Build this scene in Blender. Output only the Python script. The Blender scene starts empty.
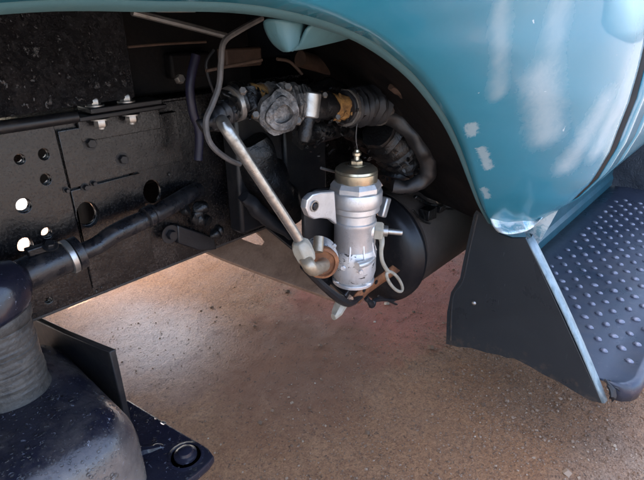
import bpy, bmesh, math, random
from mathutils import Vector, Matrix, noise
random.seed(7)
R = math.radians

# ---------------------------------------------------------------- camera
FPX, CXP, CYP, CAMH = 486.0, 322.0, 240.0, 1.0          # focal length and centre in photo pixels
PITCH, YAW = R(24.84), R(41.75)                          # truck's long axis (+X, to the rear) lies 41.75 deg right of the view
scene = bpy.context.scene
hd = Vector((math.cos(YAW), math.sin(YAW), 0)); rt = Vector((math.sin(YAW), -math.cos(YAW), 0)); up = Vector((0, 0, 1))
fw = hd*math.cos(PITCH) - up*math.sin(PITCH); cu = up*math.cos(PITCH) + hd*math.sin(PITCH)
cam = bpy.data.cameras.new('camera'); cam_o = bpy.data.objects.new('camera', cam)
scene.collection.objects.link(cam_o); scene.camera = cam_o
cam.sensor_width = 36; cam.lens = FPX/644*36; cam.clip_start = .01; cam.clip_end = 2000
M4 = Matrix((rt, cu, -fw)).transposed().to_4x4(); M4.translation = (0, 0, CAMH)
cam_o.matrix_world = M4
CAM = Vector((0, 0, CAMH))

# ---------------------------------------------------------------- sky, sun, exposure
SUN_EL, SUN_AZ = R(58), R(97)            # sun stands over the far side of the truck
w = bpy.data.worlds.new('World'); scene.world = w; w.use_nodes = True
nt = w.node_tree; bg = nt.nodes['Background']
sky = nt.nodes.new('ShaderNodeTexSky'); sky.sky_type = 'NISHITA'; sky.sun_disc = False
sky.sun_elevation = SUN_EL; sky.sun_rotation = R(90) - SUN_AZ; sky.dust_density = 5.0; sky.air_density = .8; sky.ozone_density = .8
nt.links.new(sky.outputs[0], bg.inputs[0]); bg.inputs[1].default_value = .15
sl = bpy.data.lights.new('sun', 'SUN'); sl.energy = 2.0; sl.angle = R(.5); sl.color = (1, .95, .86)
so = bpy.data.objects.new('sun', sl); scene.collection.objects.link(so)
sd = Vector((math.cos(SUN_EL)*math.cos(SUN_AZ), math.cos(SUN_EL)*math.sin(SUN_AZ), math.sin(SUN_EL)))
so.rotation_euler = sd.to_track_quat('Z', 'Y').to_euler(); so.location = (2, 6, 6)
vs = scene.view_settings
vs.view_transform = 'Standard'; vs.look = 'None'; vs.gamma = 1; vs.use_curve_mapping = False; vs.exposure = 3.2

# ---------------------------------------------------------------- pixel -> place helpers
def ray(u, v): return fw + rt*((u-CXP)/FPX) - cu*((v-CYP)/FPX)
def py(u, v, y): d = ray(u, v); return CAM + d*(y/d.y)
def pX(u, v, x): d = ray(u, v); return CAM + d*(x/d.x)
def pz(u, v, z): d = ray(u, v); return CAM + d*((z-CAMH)/d.z)

# ---------------------------------------------------------------- materials
MATS = {}
class NB:
    def __init__(s, name):
        s.m = bpy.data.materials.new(name); s.m.use_nodes = True; s.t = s.m.node_tree
        s.b = s.t.nodes['Principled BSDF']; s.co = s.n('ShaderNodeTexCoord').outputs['Object']; MATS[name] = s.m
    def n(s, ty, **k):
        x = s.t.nodes.new(ty)
        for a, v in k.items(): setattr(x, a, v)
        return x
    def l(s, a, b): s.t.links.new(a, b)
    def noise(s, scale, detail=6, rough=.6, dist=0, vec=None, sc3=None):
        x = s.n('ShaderNodeTexNoise'); x.inputs['Scale'].default_value = scale; x.inputs['Detail'].default_value = detail
        x.inputs['Roughness'].default_value = rough; x.inputs['Distortion'].default_value = dist
        v = vec or s.co
        if sc3:
            mp = s.n('ShaderNodeMapping'); mp.inputs['Scale'].default_value = sc3; s.l(v, mp.inputs[0]); v = mp.outputs[0]
        s.l(v, x.inputs['Vector']); return x.outputs['Fac']
    def vor(s, scale, feature='F1', vec=None):
        x = s.n('ShaderNodeTexVoronoi', feature=feature); x.inputs['Scale'].default_value = scale; s.l(vec or s.co, x.inputs['Vector']); return x.outputs['Distance']
    def ramp(s, f, stops, interp='LINEAR'):
        x = s.n('ShaderNodeValToRGB'); e = x.color_ramp; e.interpolation = interp
        while len(e.elements) < len(stops): e.elements.new(.5)
        for el, (p, c) in zip(e.elements, stops):
            el.position = p; el.color = (c, c, c, 1) if isinstance(c, (int, float)) else (*c, 1)
        s.l(f, x.inputs[0]); return x.outputs[0]
    def mix(s, f, a, b):
        x = s.n('ShaderNodeMix', data_type='RGBA')
        for sock, v in ((x.inputs[0], f), (x.inputs[6], a), (x.inputs[7], b)):
            if isinstance(v, (int, float)): sock.default_value = v
            elif isinstance(v, (tuple, list)): sock.default_value = (*v, 1)
            else: s.l(v, sock)
        return x.outputs[2]
    def math(s, op, a, b=0, c=None):
        x = s.n('ShaderNodeMath', operation=op)
        for i, v in enumerate((a, b, c)):
            if v is None: continue
            if isinstance(v, (int, float)): x.inputs[i].default_value = v
            else: s.l(v, x.inputs[i])
        return x.outputs[0]
    def set(s, **k):
        for a, v in k.items():
            i = s.b.inputs[{'base': 'Base Color', 'rough': 'Roughness', 'metal': 'Metallic', 'spec': 'Specular IOR Level', 'coat': 'Coat Weight', 'coatr': 'Coat Roughness'}[a]]
            if isinstance(v, (int, float)): i.default_value = v
            elif isinstance(v, (tuple, list)): i.default_value = (*v, 1)
            else: s.l(v, i)
    def bump(s, h, strength=.3, dist=.002):
        x = s.n('ShaderNodeBump'); x.inputs['Strength'].default_value = strength; x.inputs['Distance'].default_value = dist
        s.l(h, x.inputs['Height']); s.l(x.outputs[0], s.b.inputs['Normal'])

def grimy(name, a, b, dust=None, rough=(.35, .65), metal=0, scale=30, bump=.35, bd=.002, damt=.5, grain=160, rust=None, ramt=.5, spec=.5):
    """two-tone worn surface with blotchy dust, rust and a fine relief"""
    k = NB(name)
    n1 = k.noise(scale, 8, .65, .4); n2 = k.noise(scale*.31, 6, .7, .8); n3 = k.noise(grain, 4, .6)
    col = k.mix(k.ramp(n1, [(.35, 0), (.65, 1)]), a, b)
    if rust: col = k.mix(k.ramp(k.noise(scale*.7, 9, .75, .5), [(.62-.2*ramt, 0), (.72-.2*ramt, 1)]), col, k.mix(n3, rust, tuple(c*.45 for c in rust)))
    if dust:
        f = k.ramp(k.math('ADD', k.math('MULTIPLY', n2, .7), k.math('MULTIPLY', n3, .3)), [(.62-.25*damt, 0), (.85-.2*damt, 1)])
        col = k.mix(f, col, dust)
    k.set(base=col, rough=k.ramp(n2, [(.3, rough[0]), (.7, rough[1])]), metal=metal, spec=spec)
    k.bump(k.math('ADD', k.math('MULTIPLY', n1, .6), k.math('MULTIPLY', n3, .5)), bump, bd)
    return k.m

DUST = (.16, .105, .075)
grimy('black_grease', (.0035, .0035, .004), (.011, .0105, .0105), None, (.2, .5), scale=60, bump=.7, bd=.004)
grimy('black_rubber', (.008, .008, .0095), (.017, .017, .019), (.04, .033, .028), (.4, .65), scale=25, bump=.2, damt=.25)
grimy('hose_rubber', (.012, .0115, .012), (.024, .023, .023), (.07, .055, .047), (.35, .6), scale=35, bump=.4, damt=.35)
grimy('black_steel', (.006, .006, .008), (.014, .0135, .014), (.05, .038, .03), (.3, .55), scale=22, bump=.35, damt=.35)
grimy('dusty_steel', (.02, .018, .017), (.05, .042, .036), DUST, (.45, .8), scale=18, bump=.5, damt=.75)
grimy('gusset_dust', (.22, .125, .078), (.34, .205, .13), (.42, .26, .165), (.6, .9), scale=30, bump=.7, damt=.7)
grimy('liner_dirt', (.0025, .0025, .003), (.005, .0045, .0045), (.017, .0125, .0105), (.5, .8), scale=14, bump=.5, damt=.6, spec=.2)
grimy('tank_paint', (.006, .006, .0075), (.011, .0105, .012), (.06, .044, .035), (.25, .5), scale=9, bump=.2, damt=.35, spec=.35)
grimy('tank_shell', (.055, .043, .036), (.085, .066, .055), (.15, .11, .085), (.4, .65), scale=8, bump=.15, damt=.5)  # brown covers dust and the warm bounce off the ground
grimy('rust', (.16, .055, .02), (.33, .13, .05), (.09, .05, .03), (.65, .95), scale=55, bump=.7, damt=.5)
grimy('ochre_rust', (.25, .11, .025), (.42, .22, .06), (.04, .025, .018), (.6, .95), scale=70, bump=.9, bd=.004, damt=.75)
grimy('cast_alloy', (.60, .58, .56), (.74, .72, .70), (.22, .17, .135), (.28, .48), metal=.7, scale=22, bump=.3, damt=.34, grain=330)
k = NB('stained_alloy'); n1 = k.noise(22, 8, .65, .4); n3 = k.noise(330, 3); st_n = k.noise(34, 6, .72, 1.1, sc3=(1, 1, 1.7))
c = k.mix(n1, (.56, .54, .52), (.72, .70, .68)); c = k.mix(k.ramp(k.noise(14, 7, .7, .5), [(.5, 0), (.75, .6)]), c, (.24, .18, .13)); c = k.mix(k.ramp(st_n, [(.565, 0), (.60, 1)]), c, (.012, .011, .010))
k.set(base=c, rough=.42, metal=.55); k.bump(k.math('ADD', n1, k.math('MULTIPLY', n3, .5)), .3)
grimy('brass_plate', (.50, .43, .30), (.60, .54, .42), (.2, .14, .08), (.22, .4), metal=.9, scale=40, bump=.12, damt=.3)
grimy('dull_brass', (.36, .28, .19), (.46, .38, .28), (.14, .08, .045), (.3, .5), metal=.6, scale=40, bump=.25, damt=.45)
grimy('zinc_steel', (.52, .5, .47), (.40, .37, .33), (.2, .15, .11), (.28, .5), metal=.85, scale=45, bump=.2, damt=.4)
grimy('steel_tube', (.50, .48, .44), (.32, .30, .27), (.07, .045, .03), (.22, .42), metal=.85, scale=60, bump=.2, damt=.42)
grimy('cream_plastic', (.30, .26, .195), (.40, .355, .28), (.13, .09, .06), (.4, .6), scale=30, bump=.1, damt=.35)
grimy('grease_flake', (.03, .029, .028), (.33, .31, .29), (.015, .014, .013), (.3, .6), metal=.3, scale=48, bump=1, bd=.006, damt=.75)
grimy('pale_flake', (.10, .095, .09), (.36, .34, .32), (.02, .019, .018), (.3, .55), metal=.2, scale=60, bump=.4, damt=.4)
grimy('bolt_steel', (.45, .42, .38), (.3, .27, .24), (.05, .04, .03), (.3, .5), metal=.8, scale=80, bump=.2, damt=.4)
grimy('far_rubber', (.012, .014, .02), (.03, .035, .045), (.05, .055, .06), (.3, .5), scale=30, bump=.8, bd=.006, damt=.3)
grimy('violet_hose', (.008, .008, .026), (.013, .012, .038), (.02, .016, .02), (.35, .6), scale=30, bump=.3)
grimy('brown_pipe', (.05, .027, .017), (.08, .046, .03), (.03, .02, .015), (.5, .8), scale=40, bump=.3)
grimy('grey_cable', (.06, .057, .055), (.11, .10, .095), (.04, .03, .025), (.45, .7), scale=60, bump=.4, damt=.5)
grimy('column_cast', (.038, .034, .030), (.08, .07, .06), (.12, .102, .082), (.35, .65), scale=30, bump=.9, bd=.004, damt=.5)
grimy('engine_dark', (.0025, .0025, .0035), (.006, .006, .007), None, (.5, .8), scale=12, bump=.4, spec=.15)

def flaky(name, a, b, dust, sc=70, rough=(.22, .5), strength=.9, bd=.005, dust_bounce=None):
    """thick flaking underseal that glints on its ragged scale edges"""
    k = NB(name)
    n0 = k.noise(sc*.16, 5, .6, .2)
    v = k.noise(sc, 6, .72, .15, sc3=(1, 1, .75)); v2 = k.noise(sc*3.1, 3, .6, 0)
    fl = k.ramp(v, [(.40, 0), (.52, .55), (.66, 1)])
    col = k.mix(fl, a, b)
    f = k.ramp(k.math('ADD', k.math('MULTIPLY', n0, .6), k.math('MULTIPLY', v2, .4)), [(.46, 0), (.68, 1)])
    if dust_bounce:                       # dried mud towards one end; for the rail also painted warm bounce
        sx = k.n('ShaderNodeSeparateXYZ'); k.l(k.co, sx.inputs[0])
        g = k.math('MULTIPLY_ADD', sx.outputs[0], dust_bounce[0], dust_bounce[1]); g2 = k.math('MULTIPLY_ADD', sx.outputs[2], dust_bounce[2], 0)
        f = k.math('MULTIPLY', f, k.ramp(k.math('ADD', g, g2), [(.1, .12), (.9, 1)]))
    col = k.mix(f, col, dust)
    k.set(base=col, rough=k.ramp(v2, [(.35, rough[0]), (.7, rough[1])]))
    k.bump(k.math('ADD', fl, k.math('MULTIPLY', v2, .35)), strength, bd)
    return k.m
flaky('underseal', (.005, .005, .0065), (.017, .017, .019), (.07, .055, .05), 75, (.10, .30), .8, .006, dust_bounce=(-1.6, .55, -1.6))
flaky('frame_paint', (.003, .003, .004), (.007, .0068, .0072), (.055, .042, .034), 70, (.12, .36), .16, .002, dust_bounce=(0, .34, -3.8))  # browner low on the rail: dust plus painted-in ground bounce
flaky('pipe_paint', (.008, .008, .010), (.015, .015, .017), (.06, .047, .04), 18, (.22, .45), .25, .003)
k = NB('gloss_casing')               # chipped gloss black enamel, dust and warm ground reflection painted low on the side
n1 = k.noise(7, 5, .6, .5); n2 = k.noise(85, 4, .7, 1); n3 = k.noise(30, 6, .7, .6)
col = k.mix(k.ramp(n1, [(.4, 0), (.7, 1)]), (.012, .012, .022), (.022, .021, .028))
col = k.mix(k.ramp(n3, [(.64, 0), (.8, .7)]), col, (.10, .08, .065))
sx = k.n('ShaderNodeSeparateXYZ'); k.l(k.co, sx.inputs[0])
mud_and_light = k.math('ADD', k.math('MULTIPLY_ADD', sx.outputs[2], -7.0, .55), k.math('ADD', k.math('MULTIPLY_ADD', n1, 1.2, -.6), k.math('MULTIPLY_ADD', n3, .5, -.25)))  # pale brown low down: mud, with the warm lit front painted in
col = k.mix(k.ramp(mud_and_light, [(.0, 0), (.8, .8)]), col, (.26, .21, .17))
col = k.mix(k.ramp(n2, [(.645, 0), (.67, 1)]), col, (.20, .20, .23))
k.set(base=col, rough=k.ramp(n3, [(.35, .09), (.7, .28)]))
k.bump(k.math('ADD', k.math('MULTIPLY', n2, .7), k.math('MULTIPLY', n3, .5)), .3, .003)

k = NB('gloss_dark')               # chipped gloss black enamel, dust in random blotches
n1 = k.noise(7, 5, .6, .5); n2 = k.noise(85, 4, .7, 1); n3 = k.noise(30, 6, .7, .6)
col = k.mix(k.ramp(n1, [(.4, 0), (.7, 1)]), (.012, .012, .022), (.022, .021, .028))
col = k.mix(k.ramp(n3, [(.62, 0), (.8, .8)]), col, (.13, .10, .08))
col = k.mix(k.ramp(n2, [(.645, 0), (.67, 1)]), col, (.20, .20, .23))
k.set(base=col, rough=k.ramp(n3, [(.35, .09), (.7, .28)]))
k.bump(k.math('ADD', k.math('MULTIPLY', n2, .7), k.math('MULTIPLY', n3, .5)), .3, .003)

# truck paint: teal enamel, pale patches painting in reflections, and small peeled chips
def paint(name, patches, streaks=()):
    k = NB(name)
    n1 = k.noise(3, 4, .5, .3); n2 = k.noise(26, 8, .72, .9); n3 = k.noise(300, 2, .5)
    ns = k.noise(9, 7, .7, .4, sc3=(2.2, 1, .55))
    base = k.mix(n1, (.020, .168, .238), (.030, .200, .28))
    base = k.mix(k.ramp(k.noise(14, 6, .65, .3), [(.45, 0), (.9, .35)]), base, (.06, .20, .27))
    m = None
    wob = k.math('ADD', k.math('MULTIPLY_ADD', n2, 1.3, -.65), k.math('MULTIPLY_ADD', k.noise(9, 7, .62, .5, sc3=(1.2, 1, .9)), 3.0, -1.5))
    chipn = k.noise(48, 8, .8, 1.4)
    for (a, b, r, soft, amp, *rg) in patches:
        a = Vector(a); b = Vector(b); ab = b-a; L2 = max(ab.length_squared, 1e-8)
        s = k.n('ShaderNodeVectorMath', operation='SUBTRACT'); k.l(k.co, s.inputs[0]); s.inputs[1].default_value = a
        d = k.n('ShaderNodeVectorMath', operation='DOT_PRODUCT'); k.l(s.outputs[0], d.inputs[0]); d.inputs[1].default_value = ab/L2
        t = k.n('ShaderNodeClamp'); k.l(d.outputs['Value'], t.inputs[0])
        sc = k.n('ShaderNodeVectorMath', operation='SCALE'); sc.inputs[0].default_value = ab; k.l(t.outputs[0], sc.inputs['Scale'])
        df = k.n('ShaderNodeVectorMath', operation='SUBTRACT'); k.l(s.outputs[0], df.inputs[0]); k.l(sc.outputs[0], df.inputs[1])
        ln = k.n('ShaderNodeVectorMath', operation='LENGTH'); k.l(df.outputs[0], ln.inputs[0])
        v = k.math('SUBTRACT', 1.0, k.math('DIVIDE', ln.outputs['Value'], r))
        v = k.math('ADD', v, k.math('MULTIPLY', wob, .55)) if not rg else k.math('ADD', v, k.math('MULTIPLY_ADD', chipn, rg[0], -.5*rg[0]))
        v = k.math('MULTIPLY', k.ramp(v, [(0, 0), (soft, 1)], 'EASE'), amp)
        m = v if m is None else k.math('MAXIMUM', m, v)
    mask = m if m is not None else k.ramp(n2, [(.74, 0), (.78, .6)])
    chips = k.ramp(k.noise(42, 3, .55, .6), [(.735, 0), (.745, 1)])
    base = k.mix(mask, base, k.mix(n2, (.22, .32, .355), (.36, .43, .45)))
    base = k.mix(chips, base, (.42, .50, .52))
    k.set(base=base, rough=k.ramp(mask, [(0, .26), (1, .6)]), coat=.5, coatr=.06)
    k.bump(k.math('ADD', k.math('MULTIPLY', n3, .12), k.math('ADD', k.math('MULTIPLY', mask, -.8), k.math('MULTIPLY', n1, 2.0))), .12, .003)
    return k.m
k = NB('lip_paint'); n = k.noise(45, 8, .75, .6)
k.set(base=k.mix(k.ramp(n, [(.62, 0), (.72, 1)]), k.mix(k.noise(8), (.055, .14, .16), (.08, .17, .185)), (.03, .022, .018)), rough=.5); k.bump(n, .25)
k = NB('pale_metal'); n = k.noise(38, 6, .7, .9)
k.set(base=k.mix(k.ramp(n, [(.48, 0), (.6, 1)]), (.62, .68, .68), (.22, .40, .45)), rough=.28, metal=.35); k.bump(n, .5, .004)
k = NB('edge_strip'); n = k.noise(60, 7, .7, .5, sc3=(1, 1, .15))
k.set(base=k.mix(k.ramp(n, [(.4, 0), (.7, 1)]), (.24, .30, .32), (.10, .14, .155)), rough=.4, metal=.3); k.bump(n, .2)
k = NB('apron_paint'); n = k.noise(6, 6, .6, .5); n2 = k.noise(50, 8, .75, .4, sc3=(1, 1.6, .25)); n3 = k.noise(220, 3)
c = k.mix(n, (.014, .018, .021), (.024, .029, .032)); c = k.mix(k.ramp(n2, [(.66, 0), (.74, 1)]), c, (.10, .10, .10))
sx = k.n('ShaderNodeSeparateXYZ'); k.l(k.co, sx.inputs[0])
md = k.math('ADD', k.math('MULTIPLY_ADD', sx.outputs[2], -5.0, -.55), k.math('MULTIPLY_ADD', k.noise(40, 8, .75, .3), 2.4, -1.2))
c = k.mix(k.ramp(md, [(.05, 0), (.7, .6)]), c, (.13, .085, .055))
sc = k.ramp(k.noise(24, 4, .6, .2, sc3=(1, 9, .8)), [(.70, 0), (.73, 1)]); c = k.mix(k.math('MULTIPLY', sc, .5), c, (.16, .17, .18))
k.set(base=c, rough=k.ramp(n, [(.3, .24), (.7, .38)])); k.bump(k.math('ADD', n, k.math('MULTIPLY', n3, .08)), .25, .004)
k = NB('board_paint'); n = k.noise(9, 7, .65, .5); n2 = k.noise(60, 8, .7)
c = k.mix(n, (.018, .026, .042), (.036, .040, .060)); c = k.mix(k.ramp(n2, [(.58, 0), (.78, 1)]), c, (.10, .092, .095)); c = k.mix(k.ramp(k.noise(3.5, 7, .7, .6), [(.5, 0), (.75, .5)]), c, (.085, .07, .065))
k.set(base=c, rough=k.ramp(n, [(.3, .20), (.7, .5)])); k.bump(k.math('ADD', n, k.math('MULTIPLY', n2, .4)), .15, .003)
k = NB('worn_bump'); n = k.noise(90, 5, .7)
k.set(base=k.mix(k.ramp(n, [(.5, 0), (.7, 1)]), (.18, .18, .215), (.03, .034, .055)), rough=.36, metal=.4)
grimy('sill_paint', (.018, .075, .095), (.03, .10, .125), (.03, .04, .045), (.25, .45), scale=12, bump=.1, damt=.4)
k = NB('glass'); k.set(base=(.02, .03, .03), rough=.05)
k = NB('chrome_edge'); n = k.noise(40, 6); k.set(base=k.mix(n, (.20, .20, .24), (.11, .11, .145)), rough=.38, metal=.2)

# packed dirt: pale patch, red clay and brown grit
k = NB('packed_dirt')
big = k.noise(1.3, 5, .6, .5); mid = k.noise(6, 7, .65, .4); fine = k.noise(90, 8, .7); grit = k.noise(420, 3, .6); vr = k.vor(170)
sx = k.n('ShaderNodeSeparateXYZ'); k.l(k.co, sx.inputs[0])
def blob(cx, cy, rx, ry, off=1.0):
    a = k.math('MULTIPLY_ADD', sx.outputs[0], 1/rx, -cx/rx); b = k.math('MULTIPLY_ADD', sx.outputs[1], 1/ry, -cy/ry)
    d = k.math('SQRT', k.math('ADD', k.math('MULTIPLY', a, a), k.math('MULTIPLY', b, b)))
    return k.math('ADD', k.math('SUBTRACT', off, d), k.math('MULTIPLY_ADD', mid, 1.1, -.55))
grain = k.noise(210, 5, .75); grn = k.math('ADD', k.math('MULTIPLY', fine, .45), k.math('MULTIPLY', grain, .55))
brown = k.mix(k.ramp(grn, [(.38, 0), (.60, 1)]), (.145, .060, .026), (.37, .185, .082))
pits = k.ramp(k.noise(120, 3, .5, .8), [(.30, 1), (.37, 0)])
clay = k.mix(k.ramp(k.math('ADD', k.math('MULTIPLY', mid, .6), k.math('MULTIPLY', grn, .4)), [(.38, 0), (.62, 1)]), (.32, .088, .050), (.42, .145, .09))
pale = k.mix(k.ramp(grn, [(.38, 0), (.6, 1)]), (.26, .19, .165), (.38, .295, .265))
grey = k.mix(k.ramp(grn, [(.38, 0), (.6, 1)]), (.15, .112, .08), (.30, .235, .172))
col = k.mix(k.ramp(blob(1.45, .92, .62, .42), [(.0, 0), (.4, 1)]), brown, clay)
col = k.mix(k.ramp(blob(.62, 1.38, .30, .48), [(.05, 0), (.75, 1)]), col, pale)
col = k.mix(k.ramp(blob(.95, -.05, .55, .22), [(.1, 0), (.7, .75)]), col, grey)
damp = k.ramp(blob(.88, .90, .40, .36), [(.0, 0), (.5, .95)])
col = k.mix(damp, col, k.mix(mid, (.155, .062, .027), (.235, .105, .05)))
rr2 = k.n('ShaderNodeVectorMath', operation='DISTANCE'); k.l(k.co, rr2.inputs[0]); rr2.inputs[1].default_value = (1.0, .95, 0)
yard = k.ramp(k.math('ADD', k.math('MULTIPLY', rr2.outputs['Value'], .25), k.math('MULTIPLY_ADD', mid, .2, -.1)), [(.34, 0), (.52, 1)])
col = k.mix(yard, col, k.mix(fine, (.11, .10, .092), (.20, .185, .17)))
col = k.mix(k.math('MULTIPLY', pits, .75), col, (.05, .027, .015))
wet = k.ramp(blob(.66, 1.30, .34, .42), [(.2, 0), (.8, 1)])
k.set(base=col, rough=k.math('SUBTRACT', k.ramp(mid, [(.3, .62), (.7, .9)]), k.math('MULTIPLY', wet, .34)))
k.bump(k.math('ADD', k.math('MULTIPLY', fine, .9), k.math('ADD', k.math('MULTIPLY', grit, .45), k.math('ADD', k.math('MULTIPLY', vr, .35), k.math('MULTIPLY', pits, -.6)))), .8, .006)
k = NB('pebble'); oi = k.n('ShaderNodeNewGeometry').outputs['Random Per Island']
k.set(base=k.ramp(oi, [(0, (.12, .07, .04)), (.45, (.18, .105, .062)), (.85, (.27, .18, .12)), (.985, (.32, .23, .155)), (1, (.5, .43, .34))]), rough=.85)

# ---------------------------------------------------------------- mesh helpers
COL = scene.collection
class MB:
    def __init__(s): s.v = []; s.f = []
    def add(s, vs, fs):
        o = len(s.v); s.v += [Vector(p) for p in vs]; s.f += [tuple(i+o for i in f) for f in fs]; return s
    def box(s, c, size, rot=None):
        hx, hy, hz = [a/2 for a in size]; c = Vector(c); rm = rot or Matrix.Identity(3)
        vs = [c + rm @ Vector((x*hx, y*hy, z*hz)) for x in (-1, 1) for y in (-1, 1) for z in (-1, 1)]
        return s.add(vs, [(0, 1, 3, 2), (4, 6, 7, 5), (0, 4, 5, 1), (2, 3, 7, 6), (0, 2, 6, 4), (1, 5, 7, 3)])
    def prism(s, pts, ext):
        n = len(pts); ext = Vector(ext); a = [Vector(p) for p in pts]
        return s.add(a + [p+ext for p in a], [tuple(range(n))[::-1], tuple(range(n, 2*n))] + [(i, (i+1) % n, n+(i+1) % n, n+i) for i in range(n)])
    def tube(s, pts, rad, n=12, caps=True, smooth=6):
        P = [Vector(p) for p in pts]; Rr = rad if isinstance(rad, (list, tuple)) else [rad]*len(P)
        if smooth and len(P) > 2: P, Rr = spline(P, Rr, smooth)
        t0 = (P[1]-P[0]).normalized(); u = t0.orthogonal().normalized(); vs = []; fs = []
        for i, p in enumerate(P):
            t = ((P[min(i+1, len(P)-1)]-P[max(i-1, 0)])).normalized()
            u = (u - t*u.dot(t)).normalized(); w_ = t.cross(u)
            vs += [p + (u*math.cos(a)+w_*math.sin(a))*Rr[i] for a in [2*math.pi*j/n for j in range(n)]]
        for i in range(len(P)-1):
            for j in range(n): fs.append((i*n+j, i*n+(j+1) % n, (i+1)*n+(j+1) % n, (i+1)*n+j))
        if caps: fs += [tuple(range(n))[::-1], tuple((len(P)-1)*n+j for j in range(n))]
        return s.add(vs, fs)
    def lathe(s, prof, o, ax=(0, 0, 1), n=32, ref=None):
        ax = Vector(ax).normalized(); u = (Vector(ref) - ax*Vector(ref).dot(ax)).normalized() if ref else ax.orthogonal().normalized()
        w_ = ax.cross(u); o = Vector(o); vs = []; fs = []
        for r, h in prof: vs += [o + ax*h + (u*math.cos(a)+w_*math.sin(a))*max(r, 1e-5) for a in [2*math.pi*j/n for j in range(n)]]
        for i in range(len(prof)-1):
            for j in range(n): fs.append((i*n+j, i*n+(j+1) % n, (i+1)*n+(j+1) % n, (i+1)*n+j))
        fs += [tuple(range(n))[::-1], tuple((len(prof)-1)*n+j for j in range(n))]
        return s.add(vs, fs)
    def grid(s, rows):
        nr, nc = len(rows), len(rows[0])
        return s.add([p for r in rows for p in r], [(i*nc+j, i*nc+j+1, (i+1)*nc+j+1, (i+1)*nc+j) for i in range(nr-1) for j in range(nc-1)])
    def lump(s, amp, sc, seed=0):
        for v in s.v: v += noise.noise_vector(v*sc + Vector((seed, 3*seed, 0)))*amp
        return s
def spline(P, Rr, k):
    o, r = [], []
    for i in range(len(P)-1):
        a, b, c, d = P[max(i-1, 0)], P[i], P[i+1], P[min(i+2, len(P)-1)]
        for j in range(k):
            t = j/k
            o.append(.5*((2*b)+(c-a)*t+(2*a-5*b+4*c-d)*t*t+(3*b-a-3*c+d)*t**3)); r.append(Rr[i]+(Rr[i+1]-Rr[i])*t)
    return o+[P[-1]], r+[Rr[-1]]
def finish(o, mat, parent, label, bev, keep):
    if mat: o.data.materials.clear(); o.data.materials.append(MATS[mat])
    me = o.data
    if not keep and len(me.vertices):
        c = sum((v.co for v in me.vertices), Vector())/len(me.vertices); me.transform(Matrix.Translation(-c)); o.location = c
    if bev:
        b = o.modifiers.new('bevel', 'BEVEL'); b.width = bev; b.segments = 2; b.limit_method = 'ANGLE'; b.angle_limit = R(35)
    if parent is not None:
        o.parent = parent; off = Vector(); p = parent
        while p is not None: off += p.location; p = p.parent
        o.location -= off
    if label: o['label'] = label
    return o
def obj(name, mb, mat, parent=None, label=None, bev=0, smooth=True, ang=38, keep=False, sub=0):
    me = bpy.data.meshes.new(name); me.from_pydata(mb.v, [], mb.f); me.update()
    bm = bmesh.new(); bm.from_mesh(me); bmesh.ops.recalc_face_normals(bm, faces=bm.faces); bm.to_mesh(me); bm.free()
    if smooth: me.shade_smooth(); me.set_sharp_from_angle(angle=R(ang))
    o = bpy.data.objects.new(name, me); COL.objects.link(o)
    if sub: m = o.modifiers.new('sub', 'SUBSURF'); m.levels = m.render_levels = sub
    return finish(o, mat, parent, label, bev, keep)
def plate(name, outline, holes, thick, frame, mat, parent=None, label=None, edge=.0012):
    """flat sheet with real openings; frame maps its 2-D plane into the place"""
    cu_ = bpy.data.curves.new(name, 'CURVE'); cu_.dimensions = '2D'; cu_.fill_mode = 'BOTH'; cu_.extrude = thick/2; cu_.bevel_depth = edge; cu_.bevel_resolution = 1
    for pl in [outline]+holes:
        sp = cu_.splines.new('POLY'); sp.points.add(len(pl)-1); sp.use_cyclic_u = True
        for q, (a, b) in zip(sp.points, pl): q.co = (a, b, 0, 1)
    t = bpy.data.objects.new('tmp', cu_); me = bpy.data.meshes.new_from_object(t); bpy.data.objects.remove(t); bpy.data.curves.remove(cu_)
    me.transform(frame); me.name = name; me.shade_smooth(); me.set_sharp_from_angle(angle=R(35))
    o = bpy.data.objects.new(name, me); COL.objects.link(o)
    return finish(o, mat, parent, label, 0, False)
def circ(c, rx, ry=None, n=20, rot=0):
    ry = ry or rx; o = []
    for i in range(n):
        a = 2*math.pi*i/n; x, y = rx*math.cos(a), ry*math.sin(a)
        o.append((c[0]+x*math.cos(rot)-y*math.sin(rot), c[1]+x*math.sin(rot)+y*math.cos(rot)))
    return o
def FY(y): return Matrix(((1, 0, 0, 0), (0, 0, -1, y), (0, 1, 0, 0), (0, 0, 0, 1)))     # sheet standing along the truck: (X, z)
def FX(x): return Matrix(((0, 0, 1, x), (1, 0, 0, 0), (0, 1, 0, 0), (0, 0, 0, 1)))      # sheet standing across the truck: (Y, z)
def FZ(z): return Matrix(((1, 0, 0, 0), (0, 1, 0, 0), (0, 0, 1, z), (0, 0, 0, 1)))
def lerp(a, b, t): return a+(b-a)*t
def interp(tab, x):
    for (a, fa), (b, fb) in zip(tab, tab[1:]):
        if x <= b: return lerp(fa, fb, max(0, (x-a)/(b-a)))
    return tab[-1][1]
def hexbolt(name, p, ax, r, h, parent, mat='bolt_steel', washer=1.5, stud=0, label=None, ref=None):
    m = MB(); m.lathe([(r*.9, 0), (r, h*.12), (r, h*.8), (r*.84, h)], p, ax, 6, ref)
    if stud: m.lathe([(r*.52, 0), (r*.52, h+stud*.9), (r*.4, h+stud)], p, ax, 12)
    b = obj(name, m, mat, parent, label, ang=30)
    if washer: 
        q = Vector(p); m = MB().lathe([(r*washer, -h*.02), (r*washer, h*.16)], q, ax, 20); o = obj('washer', m, mat, b if parent.parent is None else parent, ang=30)
    return b

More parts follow.
